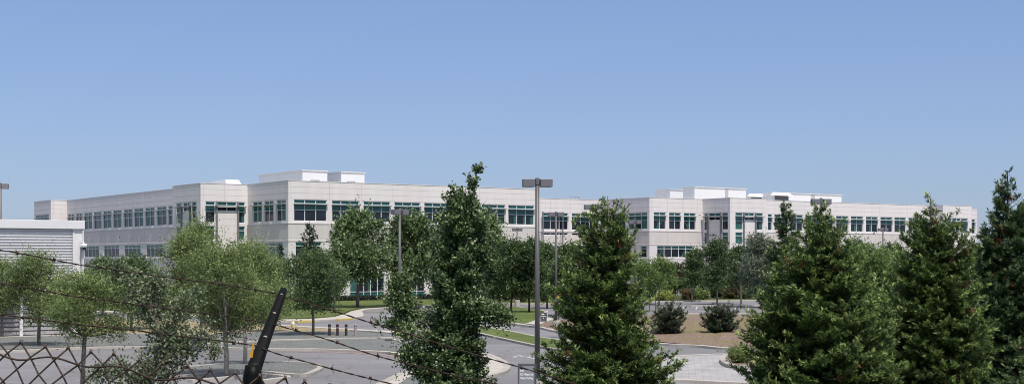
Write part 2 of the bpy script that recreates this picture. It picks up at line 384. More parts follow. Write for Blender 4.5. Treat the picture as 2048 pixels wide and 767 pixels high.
def broadleaf(name, label, cat, x, y, H, R, th, m, seed, nl=16, nspr=900, per=9, slen=0.55, ll=0.10, lw=0.06, group=None,
              bark='bark', shape='round', tr=0.09, up=0.35, forks=1, lean=0.0, gap=0.33, flat=0.8, z0=None, base_z=None):
    rs = np.random.RandomState(seed)
    z0 = ground_z(x, y) if z0 is None else z0
    t = empty(name, (x, y, z0), 0, label, cat, group)
    lobes = []
    ch = H - th; ph1, ph2 = rs.rand(2) * 6.28; squash = 0.85 + .3 * rs.rand()
    for i in range(nl):
        u = (i + 0.5) / nl if i else 0.97
        u = min(max(u + rs.normal() * 0.04, 0.04), 0.97)
        if shape == 'round': pr = math.sin(PI * min(max(u * 0.86 + 0.10, 0), 1)) ** 0.6
        elif shape == 'cone': pr = (1 - u) ** 0.75 * 0.95 + 0.08
        elif shape == 'oval': pr = (math.sin(PI * min(u * 0.80 + 0.14, 1))) ** 0.8
        else: pr = 0.45 + 0.55 * u                                    # vase
        th_ = rs.rand() * 2 * PI; q = rs.rand() ** 0.45
        lr = gap * R * (0.45 + 0.95 * rs.rand())
        asym = 1 + 0.22 * math.sin(th_ + ph1) + 0.14 * math.sin(2 * th_ + ph2 + u * 5) + 0.12 * rs.normal()
        rr = max(R * pr * asym - lr * 0.6, 0) * q
        lobes.append((rr * math.cos(th_) + lean * u, rr * math.sin(th_), th + ch * u * 0.94, lr, lr, lr * flat))
    lobes = np.array(lobes)
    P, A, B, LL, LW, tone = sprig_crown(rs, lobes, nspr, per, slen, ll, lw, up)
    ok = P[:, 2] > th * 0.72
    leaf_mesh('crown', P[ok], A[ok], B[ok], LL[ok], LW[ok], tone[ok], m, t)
    mb = MB()
    pts = [(0, 0, -0.3), (0.02, 0, th * 0.5), (rs.normal() * 0.04, rs.normal() * 0.04, th)]
    if forks == 1: pts += [(lean * 0.5 + rs.normal() * 0.06, rs.normal() * 0.06, th + ch * 0.45), (lean * 0.9, 0, th + ch * 0.86)]
    rr = [tr * 1.15, tr, tr * 0.85, tr * 0.5, tr * 0.12][:len(pts)]
    mb.tube(pts, rr, 8)
    for c in lobes:
        b = min(c[2] * 0.75, th + (c[2] - th) * 0.45); b = max(b, th * 0.9)
        if forks > 1: b = th * 0.97
        mb.tube(limb(rs, (lean * 0.4 * (b / H), 0, b), tuple(c[:3])), [tr * 0.42, tr * 0.34, tr * 0.25, tr * 0.15, tr * 0.06], 5, cap=False)
    mb.build('trunk', M[bark], t, smooth=True)
    return t

def interp_profile(prof, Y):
    """list of (py, px_left, px_right) surveyed at distance Y -> arrays z, xl, xr (ascending z)"""
    a = sorted([(ZZ(p[0], Y), (p[1] - CX) / F * Y, (p[2] - CX) / F * Y) for p in prof])
    return np.array(a)

def conifer(name, label, px, Y, prof, m, seed, nb=210, sub=11, fr=6, blade=0.075, bw=0.014, trunk_r=0.09, group=None, cat='redwood tree',
            bark='bark_dark', zlow=None, tip_up=0.30, density=1.0, thin_top=0.0, ragged=0.0, keep=1.0, leafy=False, wide=1.12, lean=0.0):
    """spreading branches with flat sprays of needles; width at each height follows the surveyed outline"""
    rs = np.random.RandomState(seed)
    x0, y0 = XY(px, Y); gz = ground_z(x0, y0)
    a = interp_profile(prof, Y); zt = a[-1, 0]
    t = empty(name, (x0, y0, gz), 0, label, cat, group)
    zb = zlow if zlow is not None else gz + 0.5
    mb = MB(); bend = rs.normal(size=2) * 0.03
    H = zt - gz
    def trunk_at(z):
        u = (z - gz) / H
        cx_ = 0.0
        if lean:                                     # stem follows the middle of the surveyed outline towards the top
            cx_ = ((np.interp(z, a[:, 0], a[:, 1]) + np.interp(z, a[:, 0], a[:, 2])) / 2 - x0) * min(max((u - .45) / .4, 0), 1) * lean
        return np.array([cx_ + bend[0] * math.sin(3 * u) + 0.02 * math.sin(9 * u), bend[1] * math.sin(2.5 * u), z - gz])
    tz = np.linspace(gz - 0.3, zt - 0.04, 14)
    mb.tube([tuple(trunk_at(z)) for z in tz], [trunk_r * (1 - 0.93 * max((z - gz), 0) / H) + 0.004 for z in tz], 8)
    PP, AA, BB, LLn, TT, DD = [], [], [], [], [], []
    for i in range(nb):
        u = (i + rs.rand()) / nb; u = u ** 0.92
        z = zb + (zt - 0.05 - zb) * u
        tcx = trunk_at(z)[0]; xl = np.interp(z, a[:, 0], a[:, 1]) - x0 - tcx; xr = np.interp(z, a[:, 0], a[:, 2]) - x0 - tcx
        th = i * 2.39996 + rs.normal() * 0.35
        c = math.cos(th); w = max(xr, 0.04) if c > 0 else max(-xl, 0.04)
        av = 0.5 * (max(xr, .04) + max(-xl, .04))
        Lb = (abs(c) * w + (1 - abs(c)) * av) * (0.72 + 0.36 * rs.rand())
        if rs.rand() > 0.06 + av / keep: continue
        if rs.rand() < 0.16: Lb *= 0.6
        Lb *= wide * (1 - ragged * rs.rand())
        Lb = max(Lb, 0.05)
        rise = (0.05 + tip_up * rs.rand()) * Lb + 0.30 * Lb * (u ** 2) + (0.9 * Lb * (u - .8) / .2 if u > .8 else 0)
        droop = 0.20 * Lb * (1 - u)
        p0 = trunk_at(max(z - rise * 0.8, gz + 0.2)); d = np.array([c, math.sin(th), 0]); sd = np.array([-d[1], d[0], 0])
        wob = rs.normal() * 0.07 * Lb
        n = 7; q = []
        for k in range(n):
            s = k / (n - 1)
            q.append(p0 + d * Lb * s + sd * wob * math.sin(PI * s) + np.array([0, 0, rise * s ** 1.6 - droop * math.sin(PI * s * 0.8) * 0.6 + 0.0]))
        q = np.array(q)
        br = 0.006 + 0.009 * min(Lb, 2)
        mb.tube([tuple(v) for v in q], [br * (1 - 0.85 * k / (n - 1)) for k in range(n)], 4, cap=False)
        # side twigs
        ns = max(3, int(sub * density * (0.35 + 0.75 * min(Lb, 1.6)) * (0.75 if u > .75 else 1)))
        for j in range(ns):
            s = 0.08 + 0.92 * (j + rs.rand()) / ns
            if rs.rand() < thin_top * u * u: continue
            k = s * (n - 1); i0 = min(int(k), n - 2); fpt = k - i0
            bp = q[i0] * (1 - fpt) + q[i0 + 1] * fpt; bt = q[i0 + 1] - q[i0]; bt = bt / (np.linalg.norm(bt) + 1e-9)
            side = 1 if j % 2 else -1
            tl = min((0.07 + 0.06 * min(Lb, 1) + 0.28 * Lb * (1.05 - s)) * (0.6 + 0.8 * rs.rand()), 0.42)
            td = bt * (0.75 + 0.3 * rs.rand()) + sd * side * (0.75 if s < 0.93 else 0.1) + np.array([0, 0, 0.16 + 0.38 * rs.rand()]) + rs.normal(size=3) * 0.14
            td /= np.linalg.norm(td)
            nf = max(3, int(fr * tl / 0.22)); dead = cat == 'redwood tree' and s < .75 and rs.rand() < .035
            f = (np.arange(nf) + 0.6) / nf
            base = bp + td[None, :] * (f * tl)[:, None] + rs.normal(size=(nf, 3)) * 0.012
            # each frond: blades on both sides of the twig axis
            nb_ = 5
            ax = unit(td[None, :] + rs.normal(size=(nf, 3)) * 0.36)
            flat = unit(np.array([0, 0, 1.0]) + rs.normal(size=(nf, 3)) * 0.5)
            sv = unit(np.cross(ax, flat))
            if leafy:
                for kb in range(5):
                    A = unit(ax * 0.5 + rs.normal(size=(nf, 3)) * 0.7 + np.array([0, 0, .12]))
                    PP.append(base + rs.normal(size=(nf, 3)) * 0.030); AA.append(A); BB.append(unit(np.cross(A, unit(flat + rs.normal(size=(nf, 3)) * .6))))
                    LLn.append(blade * (0.7 + 0.6 * rs.rand(nf)))
                    DD.append(np.full(nf, False))
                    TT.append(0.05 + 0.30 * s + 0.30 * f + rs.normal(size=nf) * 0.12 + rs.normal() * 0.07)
                continue
            for kb in range(nb_):
                ang = (-1.05, -0.5, 0.0, 0.5, 1.05)[kb]
                A = unit(ax * math.cos(ang) + sv * math.sin(ang) + rs.normal(size=(nf, 3)) * 0.16)
                PP.append(base + ax * (0.012 * (kb - 2)) ); AA.append(A); BB.append(unit(np.cross(A, flat)))
                LLn.append(blade * (0.7 + 0.6 * rs.rand(nf)))
                DD.append(np.full(nf, dead))
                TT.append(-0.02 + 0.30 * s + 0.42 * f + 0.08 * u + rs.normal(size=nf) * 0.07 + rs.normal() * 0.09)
    P = np.concatenate(PP); A = np.concatenate(AA); B = np.concatenate(BB); L = np.concatenate(LLn); T = np.concatenate(TT); D = np.concatenate(DD); Wd = np.full(len(L), bw) * (0.7 + 0.6 * rs.rand(len(L))); G_ = ~D
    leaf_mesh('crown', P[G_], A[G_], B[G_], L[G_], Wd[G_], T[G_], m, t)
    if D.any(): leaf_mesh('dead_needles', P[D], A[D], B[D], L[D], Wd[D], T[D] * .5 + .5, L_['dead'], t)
    mb.build('trunk', M[bark], t, smooth=True)
    return t

# ================================================================== GROUND
def build_ground():
    mb = MB()
    xs = [-3000, -600, -200, -90, -40, -20, -10, 0, 10, 20, 40, 90, 200, 600, 3000]
    ys = [-200, -20, 3, 6] + [6 + i for i in range(2, 21, 2)] + [40, 70, 110, 180, 260, 400, 800, 2000, 6000]
    zg = lambda y: ground_z(0, y)
    for i in range(len(xs) - 1):
        for j in range(len(ys) - 1):
            mb.quad((xs[i], ys[j], zg(ys[j])), (xs[i + 1], ys[j], zg(ys[j])), (xs[i + 1], ys[j + 1], zg(ys[j + 1])), (xs[i], ys[j + 1], zg(ys[j + 1])))
    o = mb.build('ground', M['verge'], smooth=True); o['kind'] = 'structure'
    # paved site
    poly('asphalt_road', [(-75, 30), (90, 30), (150, 250), (-110, 250)], 0.006, M['asphalt'])
build_ground()

K = 0.13
def bed(name, line, m, z=K - 0.01, kerb=0.22, nsm=5, kh=K, kmat='kerb', closed=True):
    pts = smooth_line(GP(line), nsm, closed=True)
    poly(name, pts, z, m, thick=z)
    if kerb: strip('kerb', pts, kerb, kh, M[kmat], closed=True)
# main lawn in front of the building, and its pavement
poly('lawn', GP([(60, 600.5), (960, 600), (975, 606), (905, 608), (860, 610.5), (773, 614.5), (727, 617.5), (700, 622), (690, 627), (668, 634.5), (562, 639.5), (400, 631), (268, 624.5), (60, 618)]), 0.14, M['lawn'], 0.14)
side = [(60, 618.5), (268, 625), (400, 631.8), (562, 640.5), (620, 640), (668, 636), (692, 629), (703, 624), (727, 618.7), (773, 615.6), (860, 611.2), (905, 608.6), (975, 606.8)]
side2 = [(975, 608.6), (905, 610.2), (860, 612.8), (773, 617.2), (733, 620.5), (724, 624.5), (728, 631), (726, 634.5), (700, 638.5), (640, 642.5), (562, 644.2), (400, 635.5), (268, 628), (60, 620.5)]
poly('pavement', GP(side + side2), 0.13, M['concrete'], 0.13)
strip('kerb', smooth_line(GP([(593, 644.6), (610, 644.0), (628, 643.4)]), 4), 0.35, 0.135, M['yellow'])
strip('kerb', smooth_line(GP([(676, 640.6), (695, 639.2), (703, 638.5)]), 4), 0.35, 0.135, M['yellow'])
# dry verge and gravel beds at left
poly('dry_grass', GP([(-100, 636), (150, 638), (330, 640), (450, 648), (560, 653.5), (650, 658.5), (700, 661), (700, 664.3), (560, 664.5), (400, 671.5), (200, 667.5), (-100, 666)]), 0.10, M['dry'], 0.1)
poly('gravel_bed', GP([(-500, 668), (-100, 666.3), (200, 667.8), (400, 671.8), (560, 664.8), (700, 664.6), (785, 669.5), (792, 676.5), (560, 681.5), (430, 688.5), (300, 692.5), (160, 695), (0, 702), (-500, 718)]), 0.11, M['gravel'], 0.1)
strip('kerb', smooth_line(GP([(-500, 720), (0, 705.2), (160, 698), (300, 695.3), (420, 695), (455, 698.2), (560, 700.6), (640, 701), (733, 704.5), (785, 708), (812, 716), (826, 728)]), 6), 0.42, K, M['concrete'])
strip('kerb', smooth_line(GP([(330, 694.0), (440, 688.8), (560, 682.8), (680, 679.8), (796, 677.8)]), 6), 0.45, K + 0.01, M['concrete'])
poly('gravel_bed', GP([(425, 691.5), (560, 683.8), (680, 680.8), (796, 679), (812, 690), (806, 704.5), (785, 705), (733, 701.8), (640, 698.8), (560, 698.3), (455, 696)]), 0.10, M['gravel'], 0.1)
strip('brick_edging', smooth_line(GP([(600, 703), (690, 704.5), (740, 707.6), (790, 712), (818, 722)]), 6), 0.55, 0.016, M['brick'])
poly('pavement', GP([(560, 652.0), (640, 656.4), (700, 659.8), (740, 662.3), (792, 665.3), (812, 668), (812, 677.5), (793, 677.2), (788, 669.0), (740, 664.8), (700, 662.4), (640, 658.6), (560, 654.0), (480, 649), (480, 647.4)]), 0.135, M['concrete'], 0.13)
# small kerbed island, lower left
bed('gravel_island', [(330, 744), (420, 733), (500, 727.5), (580, 727.5), (615, 729.5), (640, 737), (632, 744), (608, 752.5), (570, 751), (520, 746), (440, 748), (340, 756)], M['gravel'], nsm=4, kerb=0.28)
strip('kerb', smooth_line(GP([(380, 765), (455, 758), (520, 752), (575, 757), (540, 763), (500, 768)]), 5), 0.3, K, M['concrete'])
# concrete nose by the oak
isl = [(740, 790), (775, 765), (820, 743), (862, 727), (912, 714), (962, 709), (997, 721), (1014, 734), (1004, 747), (950, 762), (880, 790)]
bed('pavement', isl, M['concrete'], nsm=5, kerb=0.3)
bed('gravel_island', [(790, 785), (815, 762), (850, 744), (905, 728), (930, 735), (900, 760), (850, 785)], M['gravel'], z=0.15, kerb=0, nsm=4)
# grass median and upper lawn in the centre
bed('median_lawn', [(905, 640), (978, 657), (1030, 666.5), (1073, 675.5), (1132, 684), (1200, 692), (1200, 704), (1121, 701.5), (1073, 693.5), (1008, 679.5), (959, 668), (900, 650)], M['lawn'], nsm=3, kerb=0.25)
bed('upper_lawn', [(955, 622), (985, 617), (1021, 615), (1050, 617.5), (1090, 624), (1074, 641), (1051, 649.5), (1008, 644.8), (960, 636)], M['lawn'], nsm=4, kerb=0.22)
poly('pavement', GP([(1052, 650), (1075, 641.3), (1092, 637), (1110, 640), (1086, 648), (1078, 652.5)]), 0.145, M['concrete'], 0.14)
strip('kerb', smooth_line(GP([(900, 640), (960, 641), (1008, 646.6), (1051, 651.8), (1084, 656.5), (1116, 664), (1180, 671), (1310, 688.5), (1400, 694), (1465, 699.5), (1600, 703), (2100, 708)]), 6), 0.42, K, M['concrete'])
poly('verge_lawn', GP([(930, 600.5), (1110, 600.5), (1110, 606), (1020, 606.5), (930, 605)]), 0.12, M['lawn'], 0.12)
strip('kerb', smooth_line(GP([(930, 606.2), (1020, 608), (1110, 607.5), (1280, 604.5), (1350, 602.8), (1500, 601.5), (1700, 601), (2100, 600)]), 5), 0.9, K, M['concrete'])
# mulch mound right of centre
def mound():
    top = [(1082, 651), (1130, 648.5), (1250, 643.5), (1373, 641.5), (1498, 641.5), (1700, 640), (2100, 638)]
    bot = [(1084, 655.8), (1116, 663), (1250, 679), (1373, 691.2), (1465, 697.8), (1700, 702), (2100, 705)]
    T_ = smooth_line(GP(top), 8); B_ = smooth_line(GP(bot), 8); n = 10; mb = MB(); rs = np.random.RandomState(5)
    Z = []
    grid = []
    for i in range(len(T_)):
        row = []
        for j in range(n + 1):
            s = j / n; x = B_[i][0] * (1 - s) + T_[i][0] * s; y = B_[i][1] * (1 - s) + T_[i][1] * s
            z = 0.11 + 0.42 * math.sin(PI * min(s * 0.62, 1)) * min(1, i / 10) + (0 if j in (0,) else 0.03 * rs.normal())
            row.append((x, y, z))
        grid.append(row)
    for i in range(len(grid) - 1):
        for j in range(n): mb.quad(grid[i][j], grid[i][j + 1], grid[i + 1][j + 1], grid[i + 1][j])
        mb.quad(grid[i][n], (grid[i][n][0], grid[i][n][1], 0), (grid[i + 1][n][0], grid[i + 1][n][1], 0), grid[i + 1][n])
    o = mb.build('mulch_mound', M['mulch']); o['kind'] = 'structure'
mound()
# paved forecourt
poly('paved_forecourt', GP([(1180, 742), (1260, 727), (1353, 716.5), (1460, 711.5), (1600, 709.5), (2100, 712), (2100, 800), (1700, 776), (1460, 768), (1350, 763), (1240, 772)]), 0.10, M['paver'], 0.1)
strip('kerb', smooth_line(GP([(1180, 741.5), (1260, 726.5), (1353, 715.8), (1460, 710.8), (1600, 708.8), (2100, 711)]), 6), 0.3, K, M['concrete'])
strip('kerb', smooth_line(GP([(1200, 776), (1280, 764), (1350, 763.5), (1460, 768.5), (1700, 777)]), 6), 0.4, K, M['concrete'])
bed('planting_bed', [(1446, 727), (1456, 717), (1490, 713), (1540, 715), (1560, 727), (1520, 739), (1480, 741), (1456, 737)], M['mulch'], z=0.2, kerb=0.28, kh=0.26)
# beds in front of the right wing, parking islands
poly('planting_bed', GP([(1110, 594), (1400, 592), (2100, 590), (2100, 599), (1500, 600.3), (1350, 601.5), (1280, 603), (1110, 605)]), 0.12, M['verge'], 0.12)
for (a, b, y) in ((1330, 1500, 628), (1310, 1500, 634), (1380, 1520, 612.5), (1560, 1980, 622)):
    strip('parking_island', GP([(a, y), ((a + b) / 2, y - .3), (b, y - .8)]), 0.5, K, M['concrete'])
for px in range(1340, 1980, 26):
    p = G(px, 618); q = G(px + 3, 611.5)
    strip('road_marking', [p, q], 0.12, 0.012, M['white'])
for (a, b) in (((1025, 711), (1060, 713)), ((1028, 714), (1040, 710)), ((985, 653), (1020, 656)), ((720, 645), (745, 645.5)), ((600, 648), (618, 647)), ((838, 656), (862, 660)), ((770, 631), (800, 634)), ((1050, 712.5), (1075, 717))):
    strip('road_marking', GP([a, b]), 0.22, 0.012, M['white'])

# ================================================================== OFFICE BUILDING
AX, AY = -25.1, 157.4
U1 = (0.8186, 0.5744); U2 = (-0.5744, 0.8186)
bld = empty('office_building', (AX, AY, 0), math.atan2(U1[1], U1[0]), 'long pale three-storey office building with green-tinted window bands, notched corners and white rooftop boxes', 'office building')
TOPZ = 13.65
def fx(px, s0):     # along a front-type wall (local y = s0)
    r = (px - CX) / F; ox = AX + U2[0] * s0; oy = AY + U2[1] * s0
    return (r * oy - ox) / (U1[0] - r * U1[1])
def fy(px, t0):     # along a side-type wall (local x = t0)
    r = (px - CX) / F; ox = AX + U1[0] * t0; oy = AY + U1[1] * t0
    return (r * oy - ox) / (U2[0] - r * U2[1])
rb = random.Random(4)

class Face:
    def __init__(s, kind, c, a, b, z1=TOPZ, tower=False):
        s.kind = kind; s.c = c; s.a = min(a, b); s.b = max(a, b); s.holes = []; s.tower = tower; s.z1 = z1; s.vj = []; s.extra = []
        if kind == 'F': s.T = lambda u, o, z: (u, c - o, z)
        elif kind == 'L': s.T = lambda u, o, z: (c - o, u, z)
        elif kind == 'R': s.T = lambda u, o, z: (c + o, u, z)
        else: s.T = lambda u, o, z: (u, c + o, z)
    def u(s, px): return fx(px, s.c) if s.kind == 'F' else fy(px, s.c)
    def span(s, p0, p1):
        a, b = s.u(p0), s.u(p1); a, b = min(a, b), max(a, b)
        return max(a, s.a + 0.15), min(b, s.b - 0.15)
    def window(s, a, b, z0, z1, cols, rows, greens, shade=None, curt=0.25, brace=None, fr=0.075):
        """rows: horizontal divider heights; greens: set of row indices (from the top) in green glass"""
        if b - a < 0.25: return
        s.holes.append((a, b, z0, z1)); T = s.T; dz = -0.16
        w = MB()
        def bar(u0, u1, za, zb, o0=-0.19, o1=-0.08): w.box(u0, u1, o0, o1, za, zb, T)
        bar(a, b, z0, z0 + fr); bar(a, b, z1 - fr, z1); bar(a, a + fr, z0 + fr, z1 - fr); bar(b - fr, b, z0 + fr, z1 - fr)
        cu = [a + (b - a) * k / cols for k in range(cols + 1)]
        for k in cu[1:-1]: bar(k - fr / 2, k + fr / 2, z0 + fr, z1 - fr, -0.188, -0.082)
        for r in rows:
            h = r[1]; bar(a + fr, b - fr, r[0] - h / 2, r[0] + h / 2, -0.186, -0.078)
        wo = w.build('window', M['frame'], bld)
        zz = [z1] + [r[0] for r in rows] + [z0]
        dark = MB(); dark.m = 0; gr = MB(); ng = nd = 0
        for i in range(len(zz) - 1):
            for k in range(cols):
                q = (cu[k], cu[k + 1], dz - 0.002, dz, zz[i + 1], zz[i])
                if i in greens: gr.box(*q, T); ng += 1
                else:
                    dark.m = 1 if rb.random() < curt * 0.5 else 0
                    dark.box(*q, T); nd += 1
                    if rb.random() < curt and dark.m == 0:       # partly drawn blind or curtain behind the glass
                        dark.m = 1; f = 0.2 + 0.35 * rb.random(); dark.box(cu[k + 1] - (cu[k + 1] - cu[k]) * f, cu[k + 1], dz, dz + 0.004, zz[i + 1], zz[i], T)
                    dark.m = 0
        if brace:
            dark.m = 1; z_a, z_b = z0 + fr, zz[-2] - 0.03
            for (ua, ub) in brace:
                p = [T(ua, dz + 0.008, z_a), T(ua + 0.22, dz + 0.008, z_a), T(ub + 0.22, dz + 0.008, z_b), T(ub, dz + 0.008, z_b)]
                dark.quad(*p)
        if nd: dark.build('pane', [M['glass'], M['curtain']], wo)
        if ng: gr.build('tinted_pane', M['green'], wo)
        if shade:
            h = MB()
            h.box(a - 0.04, b + 0.04, -0.07, 0.26, shade, shade + 0.035, T)
            h.box(a - 0.04, b + 0.04, 0.262, 0.30, shade - 0.03, shade + 0.06, T)
            h.build('sunshade', M['shade'], wo)
    def U(s, a, b, cols, **k):
        s.window(a, b, 9.15, 11.6, cols, [(11.12, 0.14), (10.42, 0.06)], {0, 1}, shade=11.06, **k)
    def Lw(s, a, b, cols, **k):
        s.window(a, b, 5.08, 6.78, cols, [(6.36, 0.06)], {0}, **k)
    def Gw(s, a, b, cols, **k):
        s.window(a, b, 0.42, 3.25, cols, [(2.7, .06), (1.08, 0.06)], {2}, **k)
    def col(s, a, b):
        s.window(a, b, 9.1, 11.6, 1, [(11.12, 0.14), (10.42, 0.06)], {0, 1}, curt=0.5)
        s.window(a, b, 7.05, 8.75, 1, [(8.22, 0.06)], {0}, curt=0.5)
        s.window(a, b, 5.05, 6.75, 1, [(6.3, 0.06)], {0}, curt=0.5)
    def towercols(s, p):
        """two window columns either side of a blank panel with grey fins"""
        q = sorted([s.u(v) for v in p])
        q[0] = max(q[0], s.a + 0.3); q[5] = min(q[5], s.b - 0.3)
        s.col(q[0], q[1]); s.col(q[4], q[5])
        s.window(q[2], q[3], 10.5, 11.6, 2, [(11.07, 0.22)], {0}, curt=0)
        m = MB()
        for v in ((q[1] + q[2]) / 2, (q[3] + q[4]) / 2): m.box(v - 0.10, v + 0.10, 0.002, 0.20, 2.5, 11.62, s.T)
        m.box(q[0] - 0.05, q[5] + 0.05, 0.002, 0.42, 11.02, 11.10, s.T)
        m.build('facade_fin', M['fin'], bld)
        j = MB()
        z = 9.6
        while z > 3:
            j.box(q[2] + 0.02, q[3] - 0.02, 0.0, 0.004, z, z + 0.03, s.T); z -= 0.82
        j.build('panel_joint', M['joint'], bld)
    def finish(s):
        us = sorted(set([s.a, s.b] + [h[0] for h in s.holes] + [h[1] for h in s.holes]))
        base = [0, 0.35, 4.85, 5.0, 7.05, 8.83, 11.65, s.z1]
        zs = sorted(set(base + [h[2] for h in s.holes] + [h[3] for h in s.holes]))
        mb = MB(); T = s.T
        for i in range(len(us) - 1):
            for j in range(len(zs) - 1):
                uc = (us[i] + us[i + 1]) / 2; zc = (zs[j] + zs[j + 1]) / 2
                if any(h[0] < uc < h[1] and h[2] < zc < h[3] for h in s.holes): continue
                if s.tower or zc > 8.83: mb.m = 0
                elif zc > 7.05: mb.m = 1
                else: mb.m = 2
                mb.quad(T(us[i], 0, zs[j]), T(us[i + 1], 0, zs[j]), T(us[i + 1], 0, zs[j + 1]), T(us[i], 0, zs[j + 1]))
        mb.m = 0
        for (a, b, z0, z1) in s.holes:
            mb.quad(T(a, 0, z0), T(a, -.25, z0), T(a, -.25, z1), T(a, 0, z1)); mb.quad(T(b, 0, z0), T(b, -.25, z0), T(b, -.25, z1), T(b, 0, z1))
            mb.quad(T(a, 0, z1), T(b, 0, z1), T(b, -.25, z1), T(a, -.25, z1)); mb.quad(T(a, 0, z0), T(b, 0, z0), T(b, -.25, z0), T(a, -.25, z0))
        # joints, ledges
        mb.m = 3
        for z in (12.98, 12.3, 11.66): mb.box(s.a + .02, s.b - .02, 0, 0.003, z, z + 0.035, T)
        for v in s.vj: mb.box(v - 0.018, v + 0.018, 0, 0.0035, 11.7, s.z1 - 0.07, T)
        for v in s.vj: mb.box(v - 0.018, v + 0.018, 0, 0.0035, 7.15, 8.7, T)
        if not s.tower:
            mb.m = 0; mb.box(s.a, s.b, 0.0, 0.05, 8.86, 8.98, T)
            mb.m = 3; mb.box(s.a, s.b, 0.0, 0.006, 8.76, 8.80, T)
            mb.m = 2; mb.box(s.a, s.b, 0.0, 0.05, 6.88, 7.04, T); mb.box(s.a, s.b, 0.0, 0.06, 4.86, 5.02, T)
            mb.m = 3; mb.box(s.a, s.b, 0.0, 0.006, 7.20, 7.24, T)
            mb.m = 3; mb.box(s.a, s.b, 0.0, 0.004, 4.50, 4.54, T)
            mb.m = 2; mb.box(s.a, s.b, 0.0, 0.06, 0.0, 0.33, T)
        mb.m = 4; mb.box(s.a - 0.03, s.b + 0.03, -0.35, 0.035, s.z1 - 0.0, s.z1 + 0.07, T)
        # inner side of the parapet and the room dark behind the glass
        mb.m = 0; mb.quad(T(s.a, -0.3, 12.6), T(s.b, -0.3, 12.6), T(s.b, -0.3, s.z1), T(s.a, -0.3, s.z1))
        mb.build('wall', [M['panel'], M['spandrel'], M['pier'], M['joint'], M['cap']], bld)

# main front
f = Face('F', 0, 0, 34.76)
f.vj = [0.3, 5.17] + [9.3 + 4.12 * i for i in range(6)] + [34.45]
f.U(0.69, 4.85, 3, curt=.1)
for i in range(6): f.U(5.49 + 4.12 * i, 9.07 + 4.12 * i, 3, curt=.12)
f.U(30.1, 34.1, 3, curt=.5)
f.Lw(*f.span(591, 643), 2, curt=.1)
for i in range(1, 6): f.Lw(5.7 + 4.12 * i, 8.85 + 4.12 * i, 2, curt=.2)
f.Lw(30.3, 33.9, 2)
f.Gw(*f.span(600, 655), 3, curt=.1)
f.Gw(*f.span(700, 769.5), 5, curt=.15)
for (a, b) in ((803, 850), (870, 905), (930, 962), (985, 1015), (1030, 1062)): f.Gw(*f.span(a, b), 3, curt=.15)
f.finish()
# near side face, left of the main corner
f = Face('L', 0, 0, 10.9); f.vj = [0.4, 3.7, 7.2]
for (a, b) in ((505, 523.5), (528, 547), (552.5, 571.5)): f.U(*f.span(a, b), 2, curt=.6)
a, b = f.span(508, 565); f.Lw(a, b, 4, curt=.6)
f.Gw(a, b, 4, curt=.3); f.finish()
# tower left: front and side
f = Face('F', 10.9, -5.89, 0, tower=True); f.vj = [-5.5, -2.9]; f.towercols([411, 430.5, 435, 473.5, 477.5, 492.5]); f.finish()
f = Face('L', -5.89, 10.9, 19.4, tower=True); f.vj = [11.3, 15.0]; f.towercols([352, 363, 365.6, 380.5, 382.5, 393]); f.finish()
f = Face('B', 19.4, -5.89, -3.39, tower=True); f.finish()
# long left side
f = Face('L', -3.39, 19.4, 68.2)
up = [(336, 345), (313, 333), (290, 309), (268, 286.6), (247, 265), (226, 243), (205.7, 222.8), (187, 203), (168, 184), (151.6, 165), (135.6, 149)]
for i, (a, b) in enumerate(up):
    q = f.span(a, b); f.U(*q, 2 if i else 1, curt=.35); f.vj.append(q[1] + 0.3)
for (a, b) in ((168, 198), (207, 238), (248, 281), (292, 325)): f.Lw(*f.span(a, b), 4, curt=.4)
for (a, b) in ((168, 198), (207, 238), (248, 281)): f.Gw(*f.span(a, b), 4, curt=.3)
f.finish()
f = Face('F', 68.2, -5.8, -3.39, tower=True); f.vj = [-5.4]; f.finish()
f = Face('L', -5.8, 68.2, 76.6, tower=True); f.U(*f.span(70.5, 97.5), 3); f.finish()
# right end return of the main block, recessed middle section
Face('R', 34.76, 0, 20.8).finish()
f = Face('F', 20.8, 34.76, 61.7)
f.vj = [fx(v, 20.8) for v in (1080.5, 1101, 1140.5, 1180, 1200)]
for (a, b) in ((1083.5, 1136.5), (1144, 1197)):
    q = f.span(a, b)
    f.U(*q, 3, curt=.1); f.window(q[0], q[1], 8.33, 8.72, 3, [], set(), curt=0); f.Lw(*q, 3, curt=.15); f.Gw(*q, 3, curt=.1)
m = MB()
for px in (1081.6, 1121.0):
    u = fx(px, 20.8); m.box(u - 0.07, u + 0.07, 0.49, 0.63, 0, 11.75, f.T)
m.build('facade_fin', M['fin'], bld)
f.finish()
# second wing
f = Face('L', 61.7, 9.94, 20.8); f.vj = [10.3, 13.9, 17.5]
f.U(*f.span(1256.5, 1294.5), 3, curt=.3); f.U(*f.span(1222, 1250.5), 3, curt=.3); f.Lw(*f.span(1281, 1293), 1); f.Lw(*f.span(1225, 1260), 3); f.finish()
f = Face('F', 9.94, 61.7, 71.98); f.vj = [fx(v, 9.94) for v in (1303, 1335, 1365, 1395)]
for i, (a, b) in enumerate(((1307.7, 1331.6), (1338.3, 1361.6), (1368, 1391.3))):
    q = f.span(a, b); w = q[1] - q[0]
    br = None
    if i == 0: br = [(q[0] + .3, q[0] + w * .78)]
    if i == 2: br = [(q[0] + w * .42, q[0] + w * .06)]
    f.U(*q, 2, curt=.1, brace=br)
q = f.span(1314.4, 1386.4); w = q[1] - q[0]
f.Lw(*q, 5, curt=.05, brace=[(q[0] + w * .22, q[0] + w * .08), (q[0] + w * .66, q[0] + w * .80)])
f.Gw(*f.span(1314, 1386), 5); f.finish()
f = Face('L', 71.98, 4.15, 9.94, tower=True); f.vj = [4.5, 7.2]; f.towercols([1406.4, 1415.2, 1417, 1441.4, 1443.6, 1455.6]); f.finish()
